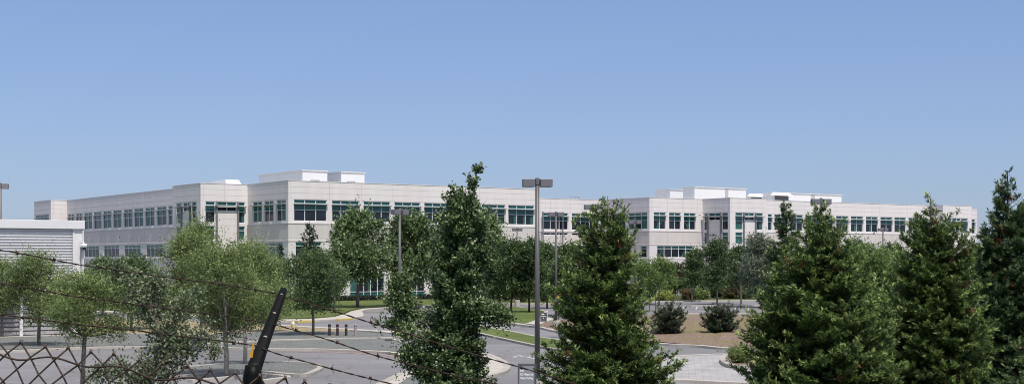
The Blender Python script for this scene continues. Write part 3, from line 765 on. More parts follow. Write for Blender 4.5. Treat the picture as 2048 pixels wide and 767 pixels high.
f = Face('F', 4.15, 71.98, 79.24, tower=True); f.vj = [72.3, 75.7]; f.towercols([1471, 1485.7, 1488.5, 1509, 1512, 1526]); f.finish()
Face('R', 79.24, 4.15, 6.65, tower=True).finish()
f = Face('F', 6.65, 79.24, 119.8)
ups = [(1536, 1544.5), (1549, 1574), (1580.5, 1606), (1612, 1637), (1642.5, 1667), (1672.5, 1697), (1702, 1726.6), (1732, 1755.7), (1761, 1785), (1789, 1812), (1817, 1834), (1840, 1857)]
for i, (a, b) in enumerate(ups):
    q = f.span(a, b); f.U(*q, 2 if i else 1, curt=.3); f.vj.append(q[1] + .35)
for (a, b) in ((1640, 1680), (1700, 1740), (1760, 1795)): f.Lw(*f.span(a, b), 4)
f.finish()
Face('L', 119.8, 4.15, 6.65, tower=True).finish()
f = Face('F', 4.15, 119.8, 127.2, tower=True); f.vj = [120.2, 123.6]; f.towercols([1895, 1904.5, 1906.5, 1921.5, 1924.5, 1935.5]); f.finish()
f = Face('F', 6.65, 127.2, 132.0, z1=13.3)
q = f.span(1942.5, 1950.5); f.U(*q, 1, curt=.5); f.Lw(*q, 1, curt=.5); f.finish()
Face('R', 132.0, 6.65, 46, z1=13.3).finish()
# rear walls and roof
Face('B', 76.6, -5.8, 34.76).finish()
m = MB()
for (a, b, c, d) in ((0, 34.76, 0.3, 10.9), (-3.39, 34.76, 10.9, 76.3), (-5.6, -3.39, 10.9, 19.1), (-5.6, -3.39, 68.5, 76.3), (34.76, 61.7, 21.1, 60), (61.9, 71.98, 10.2, 60), (72.2, 79.0, 4.4, 60), (79.24, 119.8, 6.95, 46), (120, 127, 4.4, 46), (127, 131.8, 6.95, 46)):
    m.box(a + .01, b - .01, c + .01, d - .01, 12.55, 12.7)
m.build('roof', M['roof'], bld)
m = MB(); m.box(34.8, 79, 60, 60.3, 0, TOPZ); m.box(79, 131.9, 46, 46.3, 0, TOPZ); m.build('wall', M['panel'], bld)

# rooftop plant boxes (building local frame)
def loc(x, y):      # world -> building frame
    dx, dy = x - AX, y - AY
    return dx * U1[0] + dy * U1[1], dx * U2[0] + dy * U2[1]
def roofbox(pxc, Yd, pxl, pxr, ztop, door=None, rail=False, grey=None, hood=None):
    t, s = loc(*XY(pxc, Yd)); r = fx(pxr, s); l = fy(pxl, t)
    m = MB(); m.box(t, r, s, l, 12.71, ztop); 
    o = m.build('rooftop_unit', M['white_box'], bld)
    c = MB(); c.box(t - .12, r + .12, s - .12, l + .12, ztop + .002, ztop + 0.12); c.build('cap', M['cap'], o)
    j = MB()
    k = t + 1.2
    while k < r - .3: j.box(k, k + .025, s - 0.004, s - 0.001, 12.72, ztop - .02); k += 1.2
    k = s + 1.2
    while k < l - .3: j.box(t - .004, t - .001, k, k + .025, 12.72, ztop - .02); k += 1.2
    j.build('panel_joint', mat_joint_white, o)
    if door:
        d = MB(); d.box(t + (r - t) * door - .05, t + (r - t) * door + 1.1, s - .25, s - .004, ztop - 1.25, ztop - 1.15); d.box(t + (r - t) * door + 1.0, t + (r - t) * door + 1.1, s - .3, s - .2, ztop - 1.5, ztop - 1.15)
        d.build('pipe', M['grey_box'], o)
    if grey is not None:
        d = MB(); a = fx(grey[0], s); b = fx(grey[1], s); d.box(a, b, s - .03, s - .004, 12.9, ztop - .05); d.build('access_door', M['grey_box'], o)
    if hood is not None:
        a = r - 1.2; d = MB(); d.m = 0
        d.hexa([(a - 1.0, s - .9, ztop - 1.0), (a - 1.0, s, ztop - 1.0), (a + 2.0, s, ztop - 1.0), (a + 2.0, s - .9, ztop - 1.0), (a - 1.0, s - .02, ztop - .1), (a - 1.0, s, ztop - .1), (a + 1.6, s, ztop - .1), (a + 1.6, s - .02, ztop - .1)])
        d.build('intake_hood', M['white_box'], o)
    return o
mat_joint_white = mat('white_panel_joint', (0.62, 0.62, 0.63), 0.6)
roofbox(605, 185, 517.5, 654, 16.5, door=.35)
roofbox(682.5, 188.4, 655.5, 729, 16.5, door=.25)
roofbox(1340, 236, 1311, 1366, 16.5)
roofbox(1389, 228, 1366.5, 1492, 16.5, grey=(1450, 1456.5))
roofbox(1560, 242, 1553, 1683, 16.2, grey=(1622, 1630))
roofbox(1512, 243, 1506, 1552, 16.1)
# angled intake hoods on the right roof
for (pa, pb, Yd, zt) in ((1506, 1532, 238, 15.95), (1553, 1586, 236, 16.1)):
    t, s = loc(*XY(pa, Yd)); r = fx(pb, s)
    m = MB()
    m.box(t + .3, r, s + .9, s + 3.5, 12.71, zt)
    m.hexa([(t - .5, s - .1, zt - .55), (t - .5, s + .88, zt - .45), (r + .1, s + .88, zt - .45), (r + .1, s - .1, zt - .55), (t, s + .75, zt + .02), (t, s + .89, zt + .04), (r - .2, s + .89, zt + .04), (r - .2, s + .75, zt + .02)])
    o = m.build('intake_hood', M['white_box'], bld)
    m = MB(); m.box(t + .5, r - .3, s + .80, s + .895, 13.3, zt - .56); m.build('louver', M['dark_louver'], o)
# low skylight hood behind the left tower
t, s = loc(*XY(455, 178)); r = fx(493, s)
m = MB(); zt = 15.0
m.hexa([(t, s, 12.71), (t, s + 7, 12.71), (r + .3, s + 7, 12.71), (r + .3, s, 12.71), (t + .25, s + 1.2, zt), (t + .25, s + 6.5, zt), (r - .5, s + 6.5, zt), (r - .5, s + 1.2, zt)])
m.build('roof_hood', M['white_box'], bld)
m = MB(); m.box(-2.6, t - .3, s + 1, s + 5, 12.71, 14.2); m.build('rooftop_unit', M['white_box'], bld)
# small vents in front of the right-hand plant boxes
for px in (1412, 1428, 1440, 1447, 1478):
    t, s = loc(*XY(px, 222)); m = MB(); m.box(t, t + .7, s, s + .6, 12.71, 14.25); m.box(t - .08, t + .78, s - .08, s + .68, 14.252, 14.36); o = m.build('roof_vent', M['white_box'], bld)
    m = MB(); m.box(t + .12, t + .58, s - .02, s - .003, 13.6, 14.15); m.build('louver', M['dark_louver'], o)
for px in (1418, 1444):
    t, s = loc(*XY(px, 230)); m = MB(); m.tube([(t, s, 16.6), (t, s, 17.2)], .05, 6); m.build('vent_pipe', M['grey_box'], bld)
for (a_, b_) in ((1368, 1388), (1316, 1326)):
    t, s = loc(*XY(a_, 223)); r_ = fx(b_, s); m = MB()
    for k in range(4): u = t + (r_ - t) * k / 3; m.tube([(u, s, 12.7), (u, s, 14.7)], .035, 5)
    for z in (14.2, 14.7): m.tube([(t, s, z), (r_, s, z)], .035, 5)
    m.build('roof_rail', M['grey_box'], bld)
# roof ladder rail
t, s = loc(*XY(1140, 213)); m = MB()
for k in range(4): m.tube([(t + k * .55, s, 12.7), (t + k * .55, s, 14.35)], 0.03, 5)
for z in (13.9, 14.35): m.tube([(t, s, z), (t + 1.65, s, z)], 0.03, 5)
m.tube([(t + .3, s, 13.7), (t + 1.1, s, 14.35)], 0.03, 5); m.tube([(t + 1.65, s, 14.35), (t + 2.5, s, 13.4)], 0.03, 5)
m.build('roof_rail', M['fin'], bld)

# ================================================================== LOUVRED PLANT ENCLOSURE
EX, EY = XY(163, 89.2)
enc = empty('louvred_enclosure', (EX, EY, 0), math.atan2(U1[1], U1[0]), 'white louvred plant enclosure with horizontal slats, at the left edge', 'plant enclosure')
def L_box(m, *a): m.box(*a)
m = MB(); m.box(-30, 0, 0, 14, 0.1, 6.78); m.build('body', M['grey_box'], enc)
m = MB(); m.box(-30.2, 0.12, -0.32, 14.2, 6.78, 7.32); m.build('fascia', M['louver'], enc, bevel=.02)
m = MB(); m.box(-30, -.62, -.03, -.002, 2.7, 6.778); m.build('back_panel', M['louver'], enc)
m = MB()
z = 2.75
while z < 6.7:
    m.hexa([(-30, -0.14, z), (-30, -0.031, z + .01), (-.62, -0.031, z + .01), (-.62, -0.14, z), (-30, -0.14, z + .055), (-30, -.031, z + .08), (-.62, -.031, z + .08), (-.62, -0.14, z + .055)])
    z += 0.178
m.build('louvre_slats', M['louver'], enc)
m = MB(); m.box(-30, -.62, -.03, -.002, .1, 2.555); m.build('back_panel', M['louver_low'], enc)
m = MB()
z = 0.2
while z < 2.5:
    m.hexa([(-30, -0.16, z), (-30, -0.031, z + .04), (-.62, -0.031, z + .04), (-.62, -0.16, z), (-30, -0.16, z + .17), (-30, -.031, z + .21), (-.62, -.031, z + .21), (-.62, -0.16, z + .17)])
    z += 0.27
m.build('lower_slats', M['louver_low'], enc)
m = MB(); m.box(-.60, 0.02, -0.16, 0.5, 0.1, 6.778); m.box(-.62, -.52, -.20, -.161, .1, 6.778); m.box(-0.02, 0.06, -0.26, 1.2, .1, 6.776); m.build('corner_panel', M['louver'], enc)
m = MB()
for px in (39.5,):
    r = (px - CX) / F; u = (r * EY - EX) / (U1[0] - r * U1[1]); m.box(u - .10, u + .10, -.36, -.28, 0.1, 3.0)
m.box(-30, -.62, -.26, -.02, 2.56, 2.69)
m.build('post', M['louver'], enc)
m = MB(); m.box(-30.3, 0.4, -0.7, 14.4, 0, 0.14); m.build('plinth', M['concrete'], enc)

# security camera on the enclosure corner
sc = empty('security_camera', (EX + 0.07, EY - 0.30, ZZ(490, 89)), 0, 'white dome security camera bracketed to the corner of the louvred enclosure', 'security camera')
m = MB(); m.tube([(0, 0, .18), (.14, -.05, .22), (.2, -.06, .12)], .045, 8); m.box(-.06, .04, -.02, .1, -.1, .35); m.build('bracket', M['white_box'], sc)
m = MB(); m.lathe([(0.02, .12), (.17, .10), (.19, 0.0), (.19, -.13), (.13, -.15)], (.2, -.06, 0), 14); m.build('housing', M['white_box'], sc, smooth=True)
m = MB(); m.lathe([(.12, -.15), (.115, -.22), (.07, -.28), (0.01, -.30)], (.2, -.06, 0), 14); m.build('dome', M['glass'], sc, smooth=True)
m = MB(); m.tube([(0, 0, -.1), (-.05, -.02, -.6), (0.02, -.02, -1.2), (-.02, 0, -1.9)], .03, 6); m.build('cable', M['fin'], sc)

# ================================================================== LAMP POSTS
def lamp(px, Y, ztop, label, rz=0.0, arm=0.34, hl=0.43, pr=0.088, base=True, first=[None]):
    x, y = XY(px, Y)
    if first[0] is None:
        t = empty('street_lamp', (x, y, 0), rz, label, 'street lamp', 'tall shoebox lamp posts')
        H = 8.1
        m = MB(); m.tube([(0, 0, 0.55), (0, 0, H - .1)], [pr * 1.15, pr * .82], 10, cap=True); m.build('pole', M['pole'], t, smooth=True)
        m = MB(); m.lathe([(0.28, 0), (0.28, .62), (.25, .66)], (0, 0, 0), 16); m.build('concrete_base', M['concrete'], t)
        m = MB(); m.box(-.17, .17, -.17, .17, .665, .70); m.build('base_plate', M['pole'], t)
        m = MB(); m.lathe([(.075, H - .22), (.095, H - .2), (.095, H + .02), (.03, H + .07)], (0, 0, 0), 10); m.box(-.12, .12, -.035, .035, H - .14, H - .05); m.build('arm', M['lamp_head'], t)
        for sg in (-1, 1):
            m = MB(); x0, x1 = sorted((sg * .10, sg * (.10 + hl)))
            m.box(x0, x1, -.2, .2, H - .29, H + .0)
            h = m.build('lamp_head', M['lamp_head'], t, bevel=.015)
            m = MB(); m.box(x0 + .06, x1 - .06, -.16, .16, H - .302, H - .292); m.build('lens', M['lens'], h)
        first[0] = t
    else:
        src = first[0]; t = src.copy(); COL.objects.link(t)
        t.location = (x, y, 0); t.rotation_euler = (0, 0, rz); t['label'] = label
        for c in src.children:
            d = c.copy(); COL.objects.link(d); d.parent = t
            for g in c.children:
                e = g.copy(); COL.objects.link(e); e.parent = d
    sc_ = ztop / 8.1; t.scale = (1, 1, sc_)
    return t
def lt(py, Y): return ZZ(py, Y)
lamp(1074.5, 50, lt(358, 50), 'nearest and tallest-looking twin-head lamp post, standing between the oak and the redwood', rz=0.12)
lamp(799.5, 82, lt(419, 82), 'twin-head lamp post directly left of the foreground oak, on a concrete base', rz=0.75)
lamp(1112, 97, lt(424, 97), 'twin-head lamp post just right of the nearest lamp post, above the yellow sign', rz=0.1)
lamp(1186, 84, lt(409, 84), 'twin-head lamp post rising behind the top of the centre redwood', rz=0.1)
lamp(1269.5, 117, lt(440, 117), 'twin-head lamp post at the right shoulder of the centre redwood', rz=0.15)
lamp(1034.5, 144.7, lt(456, 144.7), 'small distant twin-head lamp post above the trees left of the nearest lamp post', rz=0.1)
lamp(1425, 178, lt(467, 178), 'distant twin-head lamp post in front of the notched corner of the right wing', rz=0.2)
lamp(1642, 76, lt(397.5, 76), 'twin-head lamp post rising behind the big redwood on the right', rz=0.1)
lamp(1766, 150, lt(456, 150), 'distant twin-head lamp post between the two right-hand redwoods', rz=0.15)
lamp(1, 96, lt(367, 96), 'twin-head lamp post cut off by the left edge, behind the louvred enclosure', rz=0.2)

# flagpole
x, y = XY(1399.7, 190)
fp = empty('flagpole', (x, y, 0), 0, 'slim white flagpole without a flag in front of the right wing', 'flagpole')
m = MB(); m.tube([(0, 0, .9), (0, 0, ZZ(431, 190))], [.05, .03], 10); m.build('pole', M['grey_box'], fp, smooth=True)
m = MB(); m.lathe([(.16, 0), (.19, .5), (.19, 1.0), (.13, 1.25)], (0, 0, 0), 12); m.build('base', M['white_box'], fp, smooth=True)
m = MB(); m.lathe([(.01, 0), (.11, .06), (.13, .13), (.11, .2), (.01, .26)], (0, 0, ZZ(431, 190)), 12); m.build('finial', M['hydrant'], fp, smooth=True)

# warning sign
x, y = XY(1117, 108)
ws = empty('warning_sign', (x, y, 0), 0, 'yellow diamond warning sign on a thin post, half hidden by the redwood', 'road sign')
m = MB(); m.tube([(0, 0, 0), (0, 0, 2.6)], .03, 8); m.build('post', M['gal'], ws)
m = MB(); m.hexa([(0, -.05, 1.84), (-.42, -.05, 2.26), (0, -.05, 2.68), (.42, -.05, 2.26), (0, -.035, 1.84), (-.42, -.035, 2.26), (0, -.035, 2.68), (.42, -.035, 2.26)]); m.v = [(a_ * .62, b_, (c_ - 2.26) * .62 + 2.12) for a_, b_, c_ in m.v]; m.build('diamond_panel', M['amber'], ws)
# text helper
def text(body, size, parent, locn, m, name='lettering'):
    cu = bpy.data.curves.new(name, 'FONT'); cu.body = body; cu.size = size; cu.extrude = 0.002; cu.offset = 0.004
    tmp = bpy.data.objects.new('tmp', cu); COL.objects.link(tmp); bpy.context.view_layer.update()
    me = bpy.data.meshes.new_from_object(tmp); bpy.data.objects.remove(tmp); me.name = name
    me.materials.clear(); me.materials.append(m)
    o = bpy.data.objects.new(name, me); COL.objects.link(o); o.parent = parent; o.location = locn; o.rotation_euler = (PI / 2, 0, 0)
    return o
# monument sign in the foreground
Y = 47.0; x, y = XY(1053.5, Y); zt = ZZ(728, Y); k = Y / F
ds = empty('directional_sign', (x, y, 0), 0, 'grey sign reading Exit, R21 Visitor Lab, Visitor Parking below the nearest lamp post', 'sign')
m = MB(); m.box(-15.5 * k, 16 * k, -.03, .03, .12, zt - .01); m.build('panel', M['sign_grey'], ds)
m = MB()
for a, b in ((-18, -15.6), (16.1, 19.5)): m.box(a * k, b * k, -.06, .06, 0, zt + .02)
m.build('frame', M['sign_dark'], ds)
m = MB(); m.box(-15.4 * k, 15.9 * k, -.05, .05, zt, zt + .035); m.build('top_rail', M['pole'], ds)
for tx, py in (('Exit', 741.5), ('R21 Visitor Lab', 749.3), ('Visitor Parking', 756.8)):
    text(tx, 0.10, ds, (-13 * k, -.034, ZZ(py, Y)), M['sign_white']).scale = (0.70, 1, 1)
m = MB(); m.box(-.45, .45, -.2, .2, 0, .14); m.build('plinth', M['concrete'], ds)
# small sign beyond the median
x, y = XY(1087, 106)
ss = empty('small_sign', (x, y, 0.1), 0, 'small dark grey information sign with white marks beside the sloping walkway', 'sign')
m = MB(); m.box(-.24, .24, -.03, .03, .08, .76); m.build('panel', M['sign_dark'], ss, bevel=.01)
m = MB()
for a in (-.22, .16): m.box(a, a + .06, -.02, .02, -.1, .08)
m.build('post', M['sign_dark'], ss)
m = MB()
m.box(-.16, -.02, -.036, -.031, .60, .66); m.hexa([(-.02, -.036, .57), (-.02, -.036, .69), (.07, -.036, .64), (.07, -.036, .62)] + [(-.02, -.031, .57), (-.02, -.031, .69), (.07, -.031, .64), (.07, -.031, .62)])
for i, (a, b) in enumerate(((-.17, -.06), (-.04, .06), (.08, .17))): m.box(a, b, -.036, -.031, .44, .485)
m.box(-.04, .03, -.036, -.031, .30, .345)
m.build('lettering', M['sign_white'], ss)
# white handrail beside the walkway
hr = empty('handrail', (*G(1095, 634), 0), 0, 'thin white sloping handrail beside the small grey sign', 'handrail')
m = MB(); m.tube([(0, 0, 0), (0, 0, .55)], .02, 6); m.tube([(-.42, -.9, 0), (-.42, -.9, .30)], .02, 6); m.tube([(-.47, -1.0, .29), (0.03, .07, .56)], .025, 6)
m.build('rails', M['white_box'], hr)

# tree stakes by the car park
x, y = G(1305, 622); tk = empty('tree_stakes', (x, y, .05), 0, 'pair of dark tree stakes with a crossbar beside the left mound shrub', 'tree stakes')
m = MB()
for a in (-.27, .27): m.tube([(a, 0, 0), (a, 0, 1.9)], .035, 6)
m.build('stake', M['bark_dark'], tk)
m = MB(); m.box(-.29, .29, -.05, -.036, .62, .70); m.build('crossbar', M['bark_dark'], tk)
# bollards
blabel = ['dark maroon bollard nearest the small tree, leftmost of four', 'dark maroon bollard, second of four counted from the small tree', 'dark maroon bollard next to the faded pinkish one', 'faded pinkish bollard at the right end of the row of four']
protoB = None
for i, px in enumerate((659, 675, 692.3, 711)):
    x, y = G(px, 673.5)
    if protoB is None:
        t = empty('bollard', (x, y, .1), 0, blabel[0], 'bollard', 'bollards at the end of the gravel bed')
        m = MB(); m.lathe([(.085, 0), (.085, .60)], (0, 0, 0), 12); m.build('post', M['maroon'], t, smooth=False)
        m = MB(); m.lathe([(.095, .602), (.095, .68), (.07, .72), (.01, .735)], (0, 0, 0), 12); m.build('cap', M['maroon'], t, smooth=True)
        m = MB(); m.lathe([(.088, .47), (.088, .53)], (0, 0, 0), 12); m.build('band', M['pinkpost'], t)
        protoB = t
    else:
        t = protoB.copy(); COL.objects.link(t); t.location = (x, y, .1); t['label'] = blabel[i]
        for c in protoB.children:
            d = c.copy(); COL.objects.link(d); d.parent = t
            if i == 3: d.data = d.data.copy(); d.data.materials[0] = M['pinkpost']
# hydrant
x, y = G(586, 664.5)
hy = empty('fire_hydrant', (x, y, .1), 0.3, 'cream fire hydrant on the dry grass strip beside the road', 'fire hydrant')
m = MB(); m.lathe([(.17, 0), (.17, .06), (.11, .08), (.10, .42), (.15, .44), (.15, .48), (.12, .52), (.10, .60), (.05, .66), (.02, .67)], (0, 0, 0), 16); m.build('barrel', M['hydrant'], hy, smooth=True)
m = MB(); m.tube([(0, 0, .65), (0, 0, .73)], .035, 6); m.build('top_nut', M['hydrant'], hy)
for a, r in ((0, .05), (PI, .05), (-PI / 2, .075)):
    m = MB(); d = (math.cos(a), math.sin(a)); m.tube([(d[0] * .08, d[1] * .08, .34), (d[0] * .2, d[1] * .2, .34)], r, 10); m.tube([(d[0] * .2, d[1] * .2, .34), (d[0] * .24, d[1] * .24, .34)], r * 1.25, 8); m.build('outlet', M['hydrant'], hy)
# valve box
x, y = G(777, 684)
vb = MB(); vb.box(-.2, .2, -.14, .14, 0, .09); vb.hexa([(-.2, -.14, .091), (-.2, .14, .091), (.2, .14, .091), (.2, -.14, .091), (-.16, -.1, .12), (-.16, .1, .12), (.16, .1, .12), (.16, -.1, .12)])
o = vb.build('valve_box', M['sign_dark'], loc=(x, y, .1)); tag(o, 'small dark utility box lying on the gravel near the kerb corner', 'utility box')
# thin posts on the lawn
for px, lab in ((593.5, 'thin grey post on the lawn left of the small roadside tree'), (678, 'thin grey post on the lawn above the bollards')):
    x, y = G(px, 632 if px < 600 else 630)
    m = MB(); m.tube([(0, 0, 0), (0, 0, 1.45)], .035, 6); m.box(-.06, .06, -.045, -.036, 1.1, 1.4)
    o = m.build('marker_post', M['gal'], loc=(x, y, .1)); tag(o, lab, 'post', 'posts on the lawn')

# ================================================================== FOREGROUND FENCE
FY = 3.6
def W(px, py, Y=FY): return ((px - CX) / F * Y, Y, ZZ(py, Y))
fence = empty('chain_link_fence', (0, FY, ground_z(0, FY)), 0, 'rusty chain-link fence with bent wire knuckles along its top in the foreground', 'fence')
def build_fence():
    gz = ground_z(0, FY); k = FY / F
    rs = np.random.RandomState(3)
    a = np.array([18.9, 31.2]); b = np.array([-28.6, 24.6]); c = a - b                   # lattice steps (right-down, left-down, along the top)
    P0 = np.array([42.0, 683.0])
    rows = 30; i0, i1 = -16, 30
    def node(col, ra, rb_):      # start peak col, steps
        p = P0 + c * col + a * ra + b * rb_
        wv = 3.0 * math.sin(col * 1.3) 
        return p
    mb = MB()
    def world(p, dy): 
        w = W(p[0], p[1]); return (w[0], dy, w[2] - gz)
    jit = {}
    def J(p):
        key = (round(p[0]), round(p[1]))
        if key not in jit: jit[key] = rs.normal(size=2) * 2.1
        return p + jit[key]
    for col in range(i0, i1):
        for v, sgn in ((a, 1), (b, -1)):
            pts = []
            p = P0 + c * col
            for r in range(rows):
                q = J(p + v * r)
                # over/under weave at each crossing
                pts.append(world(q, 0.0035 * (1 if (r + (0 if sgn > 0 else 1)) % 2 else -1)))
                q2 = J(p + v * r) * 0.5 + J(p + v * (r + 1)) * 0.5
                pts.append(world(q2, 0.0))
                if world(q, 0)[2] < 0.05: break
            # knuckle
            top = J(p); hook = top + np.array([2.2 * sgn, -3.6]); 
            pts = [world(top + np.array([-3.0 * sgn, 5.0]), -0.006), world(hook - np.array([3.0 * sgn, -1.5]), -.004), world(hook, 0.002)] + pts
            mb.tube(pts, 0.0023, 6)
    mb.build('mesh', M['gal'], fence, smooth=True)
    # tension wire wandering just under the knuckles
    mb = MB(); xs = np.linspace(-700, 640, 90); pts = []
    for i, x in enumerate(xs):
        yb = 683 + (x - 42) * 0.142
        pts.append(world(np.array([x, yb + 27 + 6 * math.sin(x * 0.045) + 3 * math.sin(x * .021 + 1)]), -0.008))
    mb.tube(pts, 0.0026, 6); mb.build('tension_wire', M['rust'], fence, smooth=True)
    # posts at their spacing
    mb = MB()
    for px in (-1600,): 
        p = W(px, 560); mb.tube([(p[0], .03, 0), (p[0], .03, p[2] - gz)], .03, 12)
    mb.build('post', M['black'], fence, smooth=True)
build_fence()
# post and barbed-wire arm
def build_arm():
    gz = ground_z(0, FY); bx, by, bz = W(500, 762)
    t = empty('fence_post', (bx, FY + .035, gz), 0, 'glossy black fence post with slanted barbed-wire arm, chipped paint', 'fence post')
    zb = bz - gz
    m = MB(); m.tube([(0, 0, 0), (0, 0, zb - .01)], .030, 14); m.build('post', M['black'], t, smooth=True)
    m = MB(); m.lathe([(.032, -.08), (.032, -.03), (.029, 0), (.024, .035), (.019, .06)], (0, 0, zb - .02), 16); m.build('cap', M['black'], t, smooth=True)
    # tapering channel arm
    A0 = Vector((W(498, 752)[0] - bx, 0, W(498, 752)[2] - gz)); A1 = Vector((W(569, 579, FY + .3)[0] - bx, .25, W(569, 579, FY + .3)[2] - gz))
    d = (A1 - A0).normalized(); side = Vector((d.z, 0, -d.x)).normalized(); out = d.cross(side)
    m = MB()
    def sec(p, w, th):
        return [p - side * w - out * th, p - side * w + out * th, p + side * w + out * th, p + side * w - out * th]
    n = 8; prev = None
    prof = [(0, .018, .018), (.10, .0185, .017), (.3, .0160, .014), (.6, .0135, .012), (.92, .0112, .010), (1.0, .0095, .008)]
    rings = []
    for (s, w, th) in prof:
        p = A0.lerp(A1, s); ring = []
        for j in range(16):
            an = 2 * PI * j / 16; cx = math.copysign(abs(math.cos(an)) ** .55, math.cos(an)); cy = math.copysign(abs(math.sin(an)) ** .55, math.sin(an))
            ring.append(p + side * (w * cx) + out * (th * cy))
        rings.append(ring)
    tip = A1 + d * .007; rings.append([tip + (v - A1) * .45 for v in rings[-1]])
    base = 0
    for r in rings: m.v += [tuple(v) for v in r]
    for i in range(len(rings) - 1):
        for j in range(16): m.f.append((i * 16 + j, i * 16 + (j + 1) % 16, (i + 1) * 16 + (j + 1) % 16, (i + 1) * 16 + j)); m.mi.append(0)
    m.f.append(tuple(range(16))[::-1]); m.mi.append(0); m.f.append(tuple((len(rings) - 1) * 16 + j for j in range(16))); m.mi.append(0)
    m.build('arm', M['black'], t, smooth=True)
    m = MB()                                                         # chipped spots around the wire slots
    for s, r in ((.17, .0055), (.42, .008), (.70, .0075), (.93, .0065)):
        p = A0.lerp(A1, s) - out * 0 ; 
        fn = Vector((0, -1, 0)); w_ = .0165 - .009 * s
        c = p + Vector((.001, -(.0185 - .009 * s), 0))
        ring = [c + Vector((r * math.cos(q) * (1 + .35 * math.sin(3 * q)) * .7, 0, r * math.sin(q))) for q in [2 * PI * i / 9 for i in range(9)]]
        n0 = len(m.v); m.v += [tuple(v) for v in ring]; m.v += [tuple(v + Vector((0, .008, 0))) for v in ring]
        m.f.append(tuple(range(n0, n0 + 9))); m.mi.append(0)
        for j in range(9): m.f.append((n0 + j, n0 + (j + 1) % 9, n0 + 9 + (j + 1) % 9, n0 + 9 + j)); m.mi.append(0)
    m.build('chipped_spot', M['chip'], t)
    m = MB(); q = [W(498, 714, FY + .06), W(505, 687, FY + .06), W(509, 684, FY + .06), W(505, 714, FY + .06)]
    q = [(v[0] - bx, v[1] - FY - .035, v[2] - gz) for v in q]
    m.hexa([q[0], q[1], q[2], q[3]] + [(v[0], v[1] + .004, v[2]) for v in q]); m.build('amber_tag', M['amber'], t)
build_arm()

def barbed(label, pts, Ys, seed, first_barb=40):
    rs = random.Random(seed)
    # smooth path in px, arc-length sample
    P = smooth_line(pts, 14)
    n = len(P); Y0, Y1 = Ys
    W3 = [Vector(W(p[0], p[1], Y0 + (Y1 - Y0) * i / (n - 1))) for i, p in enumerate(P)]
    # resample finely
    fine = []; acc = 0; step = .006
    for i in range(n - 1):
        L = (W3[i + 1] - W3[i]).length; k = max(1, int(L / step))
        for j in range(k): fine.append(W3[i].lerp(W3[i + 1], j / k))
    fine.append(W3[-1])
    o0 = fine[0].copy()
    mb = MB(); s = 0; d = 0
    for ph in (0, PI):
        pl = []; d = 0
        for i, p in enumerate(fine):
            if i: d += (p - fine[i - 1]).length
            t = (fine[min(i + 1, len(fine) - 1)] - fine[max(i - 1, 0)]).normalized()
            a = t.cross(Vector((0, 0, 1))).normalized(); b = t.cross(a); an = ph + d * 95
            wv = .0012 * math.sin(d * 9) + .0009 * math.sin(d * 23 + 1)
            pl.append(tuple(p - o0 + a * (.0011 * math.cos(an)) + b * (.0011 * math.sin(an) + wv)))
        mb.tube(pl, .00115, 5)
    tot = d; q = .05 + .05 * rs.random()
    cum = [0]
    for i in range(1, len(fine)): cum.append(cum[-1] + (fine[i] - fine[i - 1]).length)
    while q < tot - .02:
        i = min(range(len(cum)), key=lambda k: abs(cum[k] - q)); p = fine[i] - o0
        t = (fine[min(i + 1, len(fine) - 1)] - fine[max(i - 1, 0)]).normalized(); a = t.cross(Vector((0, 0, 1))).normalized(); b = t.cross(a)
        coil = [tuple(p + t * (.006 * (k / 16 - .5)) + (a * math.cos(k * .9) + b * math.sin(k * .9)) * .0032) for k in range(17)]
        mb.tube(coil, .0013, 5)
        for sg in (-1, 1):
            an = rs.random() * PI; v = (a * math.cos(an) + b * math.sin(an)) * sg + t * rs.uniform(-.5, .5)
            c = p + t * .003 * sg; mb.tube([tuple(c - v * .001), tuple(c + v * .013)], [.0011, .0004], 5)
            v2 = (a * math.cos(an + 1.2) + b * math.sin(an + 1.2)) * sg
            mb.tube([tuple(c - v2 * .001), tuple(c + v2 * .010)], [.0011, .0004], 5)
        q += .095 + .025 * rs.random()
    o = mb.build('barbed_wire', M['rust'], smooth=True, loc=tuple(o0)); tag(o, label, 'barbed wire', 'strands of barbed wire')
barbed('topmost strand of barbed wire left of the black arm', [(-500, 430), (-150, 478), (0, 500), (91, 515.5), (237, 540), (420, 565.5), (567, 588)], (FY + .1, FY + .285), 1)
barbed('middle strand of barbed wire left of the black arm', [(-500, 490), (-150, 548), (0, 567), (180, 595), (400, 625), (440, 631), (541, 646)], (FY + .05, FY + .2), 2)
barbed('lowest strand of barbed wire left of the black arm, above the chain link', [(-500, 560), (-150, 610), (0, 629), (100, 640), (230, 655), (420, 679), (523, 693)], (FY + .02, FY + .1), 3)
barbed('topmost strand of barbed wire right of the black arm, crossing the oak', [(566, 590), (576, 594), (635.5, 611), (708, 633), (803, 662.5), (851, 679), (967, 713), (1094, 749), (1300, 806), (1600, 880)], (FY + .27, FY + .1), 4)
barbed('middle strand of barbed wire right of the black arm', [(541, 646), (560, 650), (662.5, 680), (733, 703), (800, 723), (900, 748), (1010, 771), (1300, 840), (1600, 905)], (FY + .18, FY + .05), 5)
barbed('lowest strand of barbed wire right of the black arm', [(524, 694), (560, 707), (652, 733), (733, 753), (790, 768), (1000, 822), (1300, 890), (1600, 960)], (FY + .09, FY + .0), 6)

# ================================================================== TREES
def bl(px, Y, top, w, th, m, seed, label, name='broadleaf_tree', cat='tree', **k):
    x, y = XY(px, Y); H = ZZ(top, Y); R = w / 2 / F * Y
    return broadleaf(name, label, cat, x, y, H, R, th, L_[m], seed, **k)
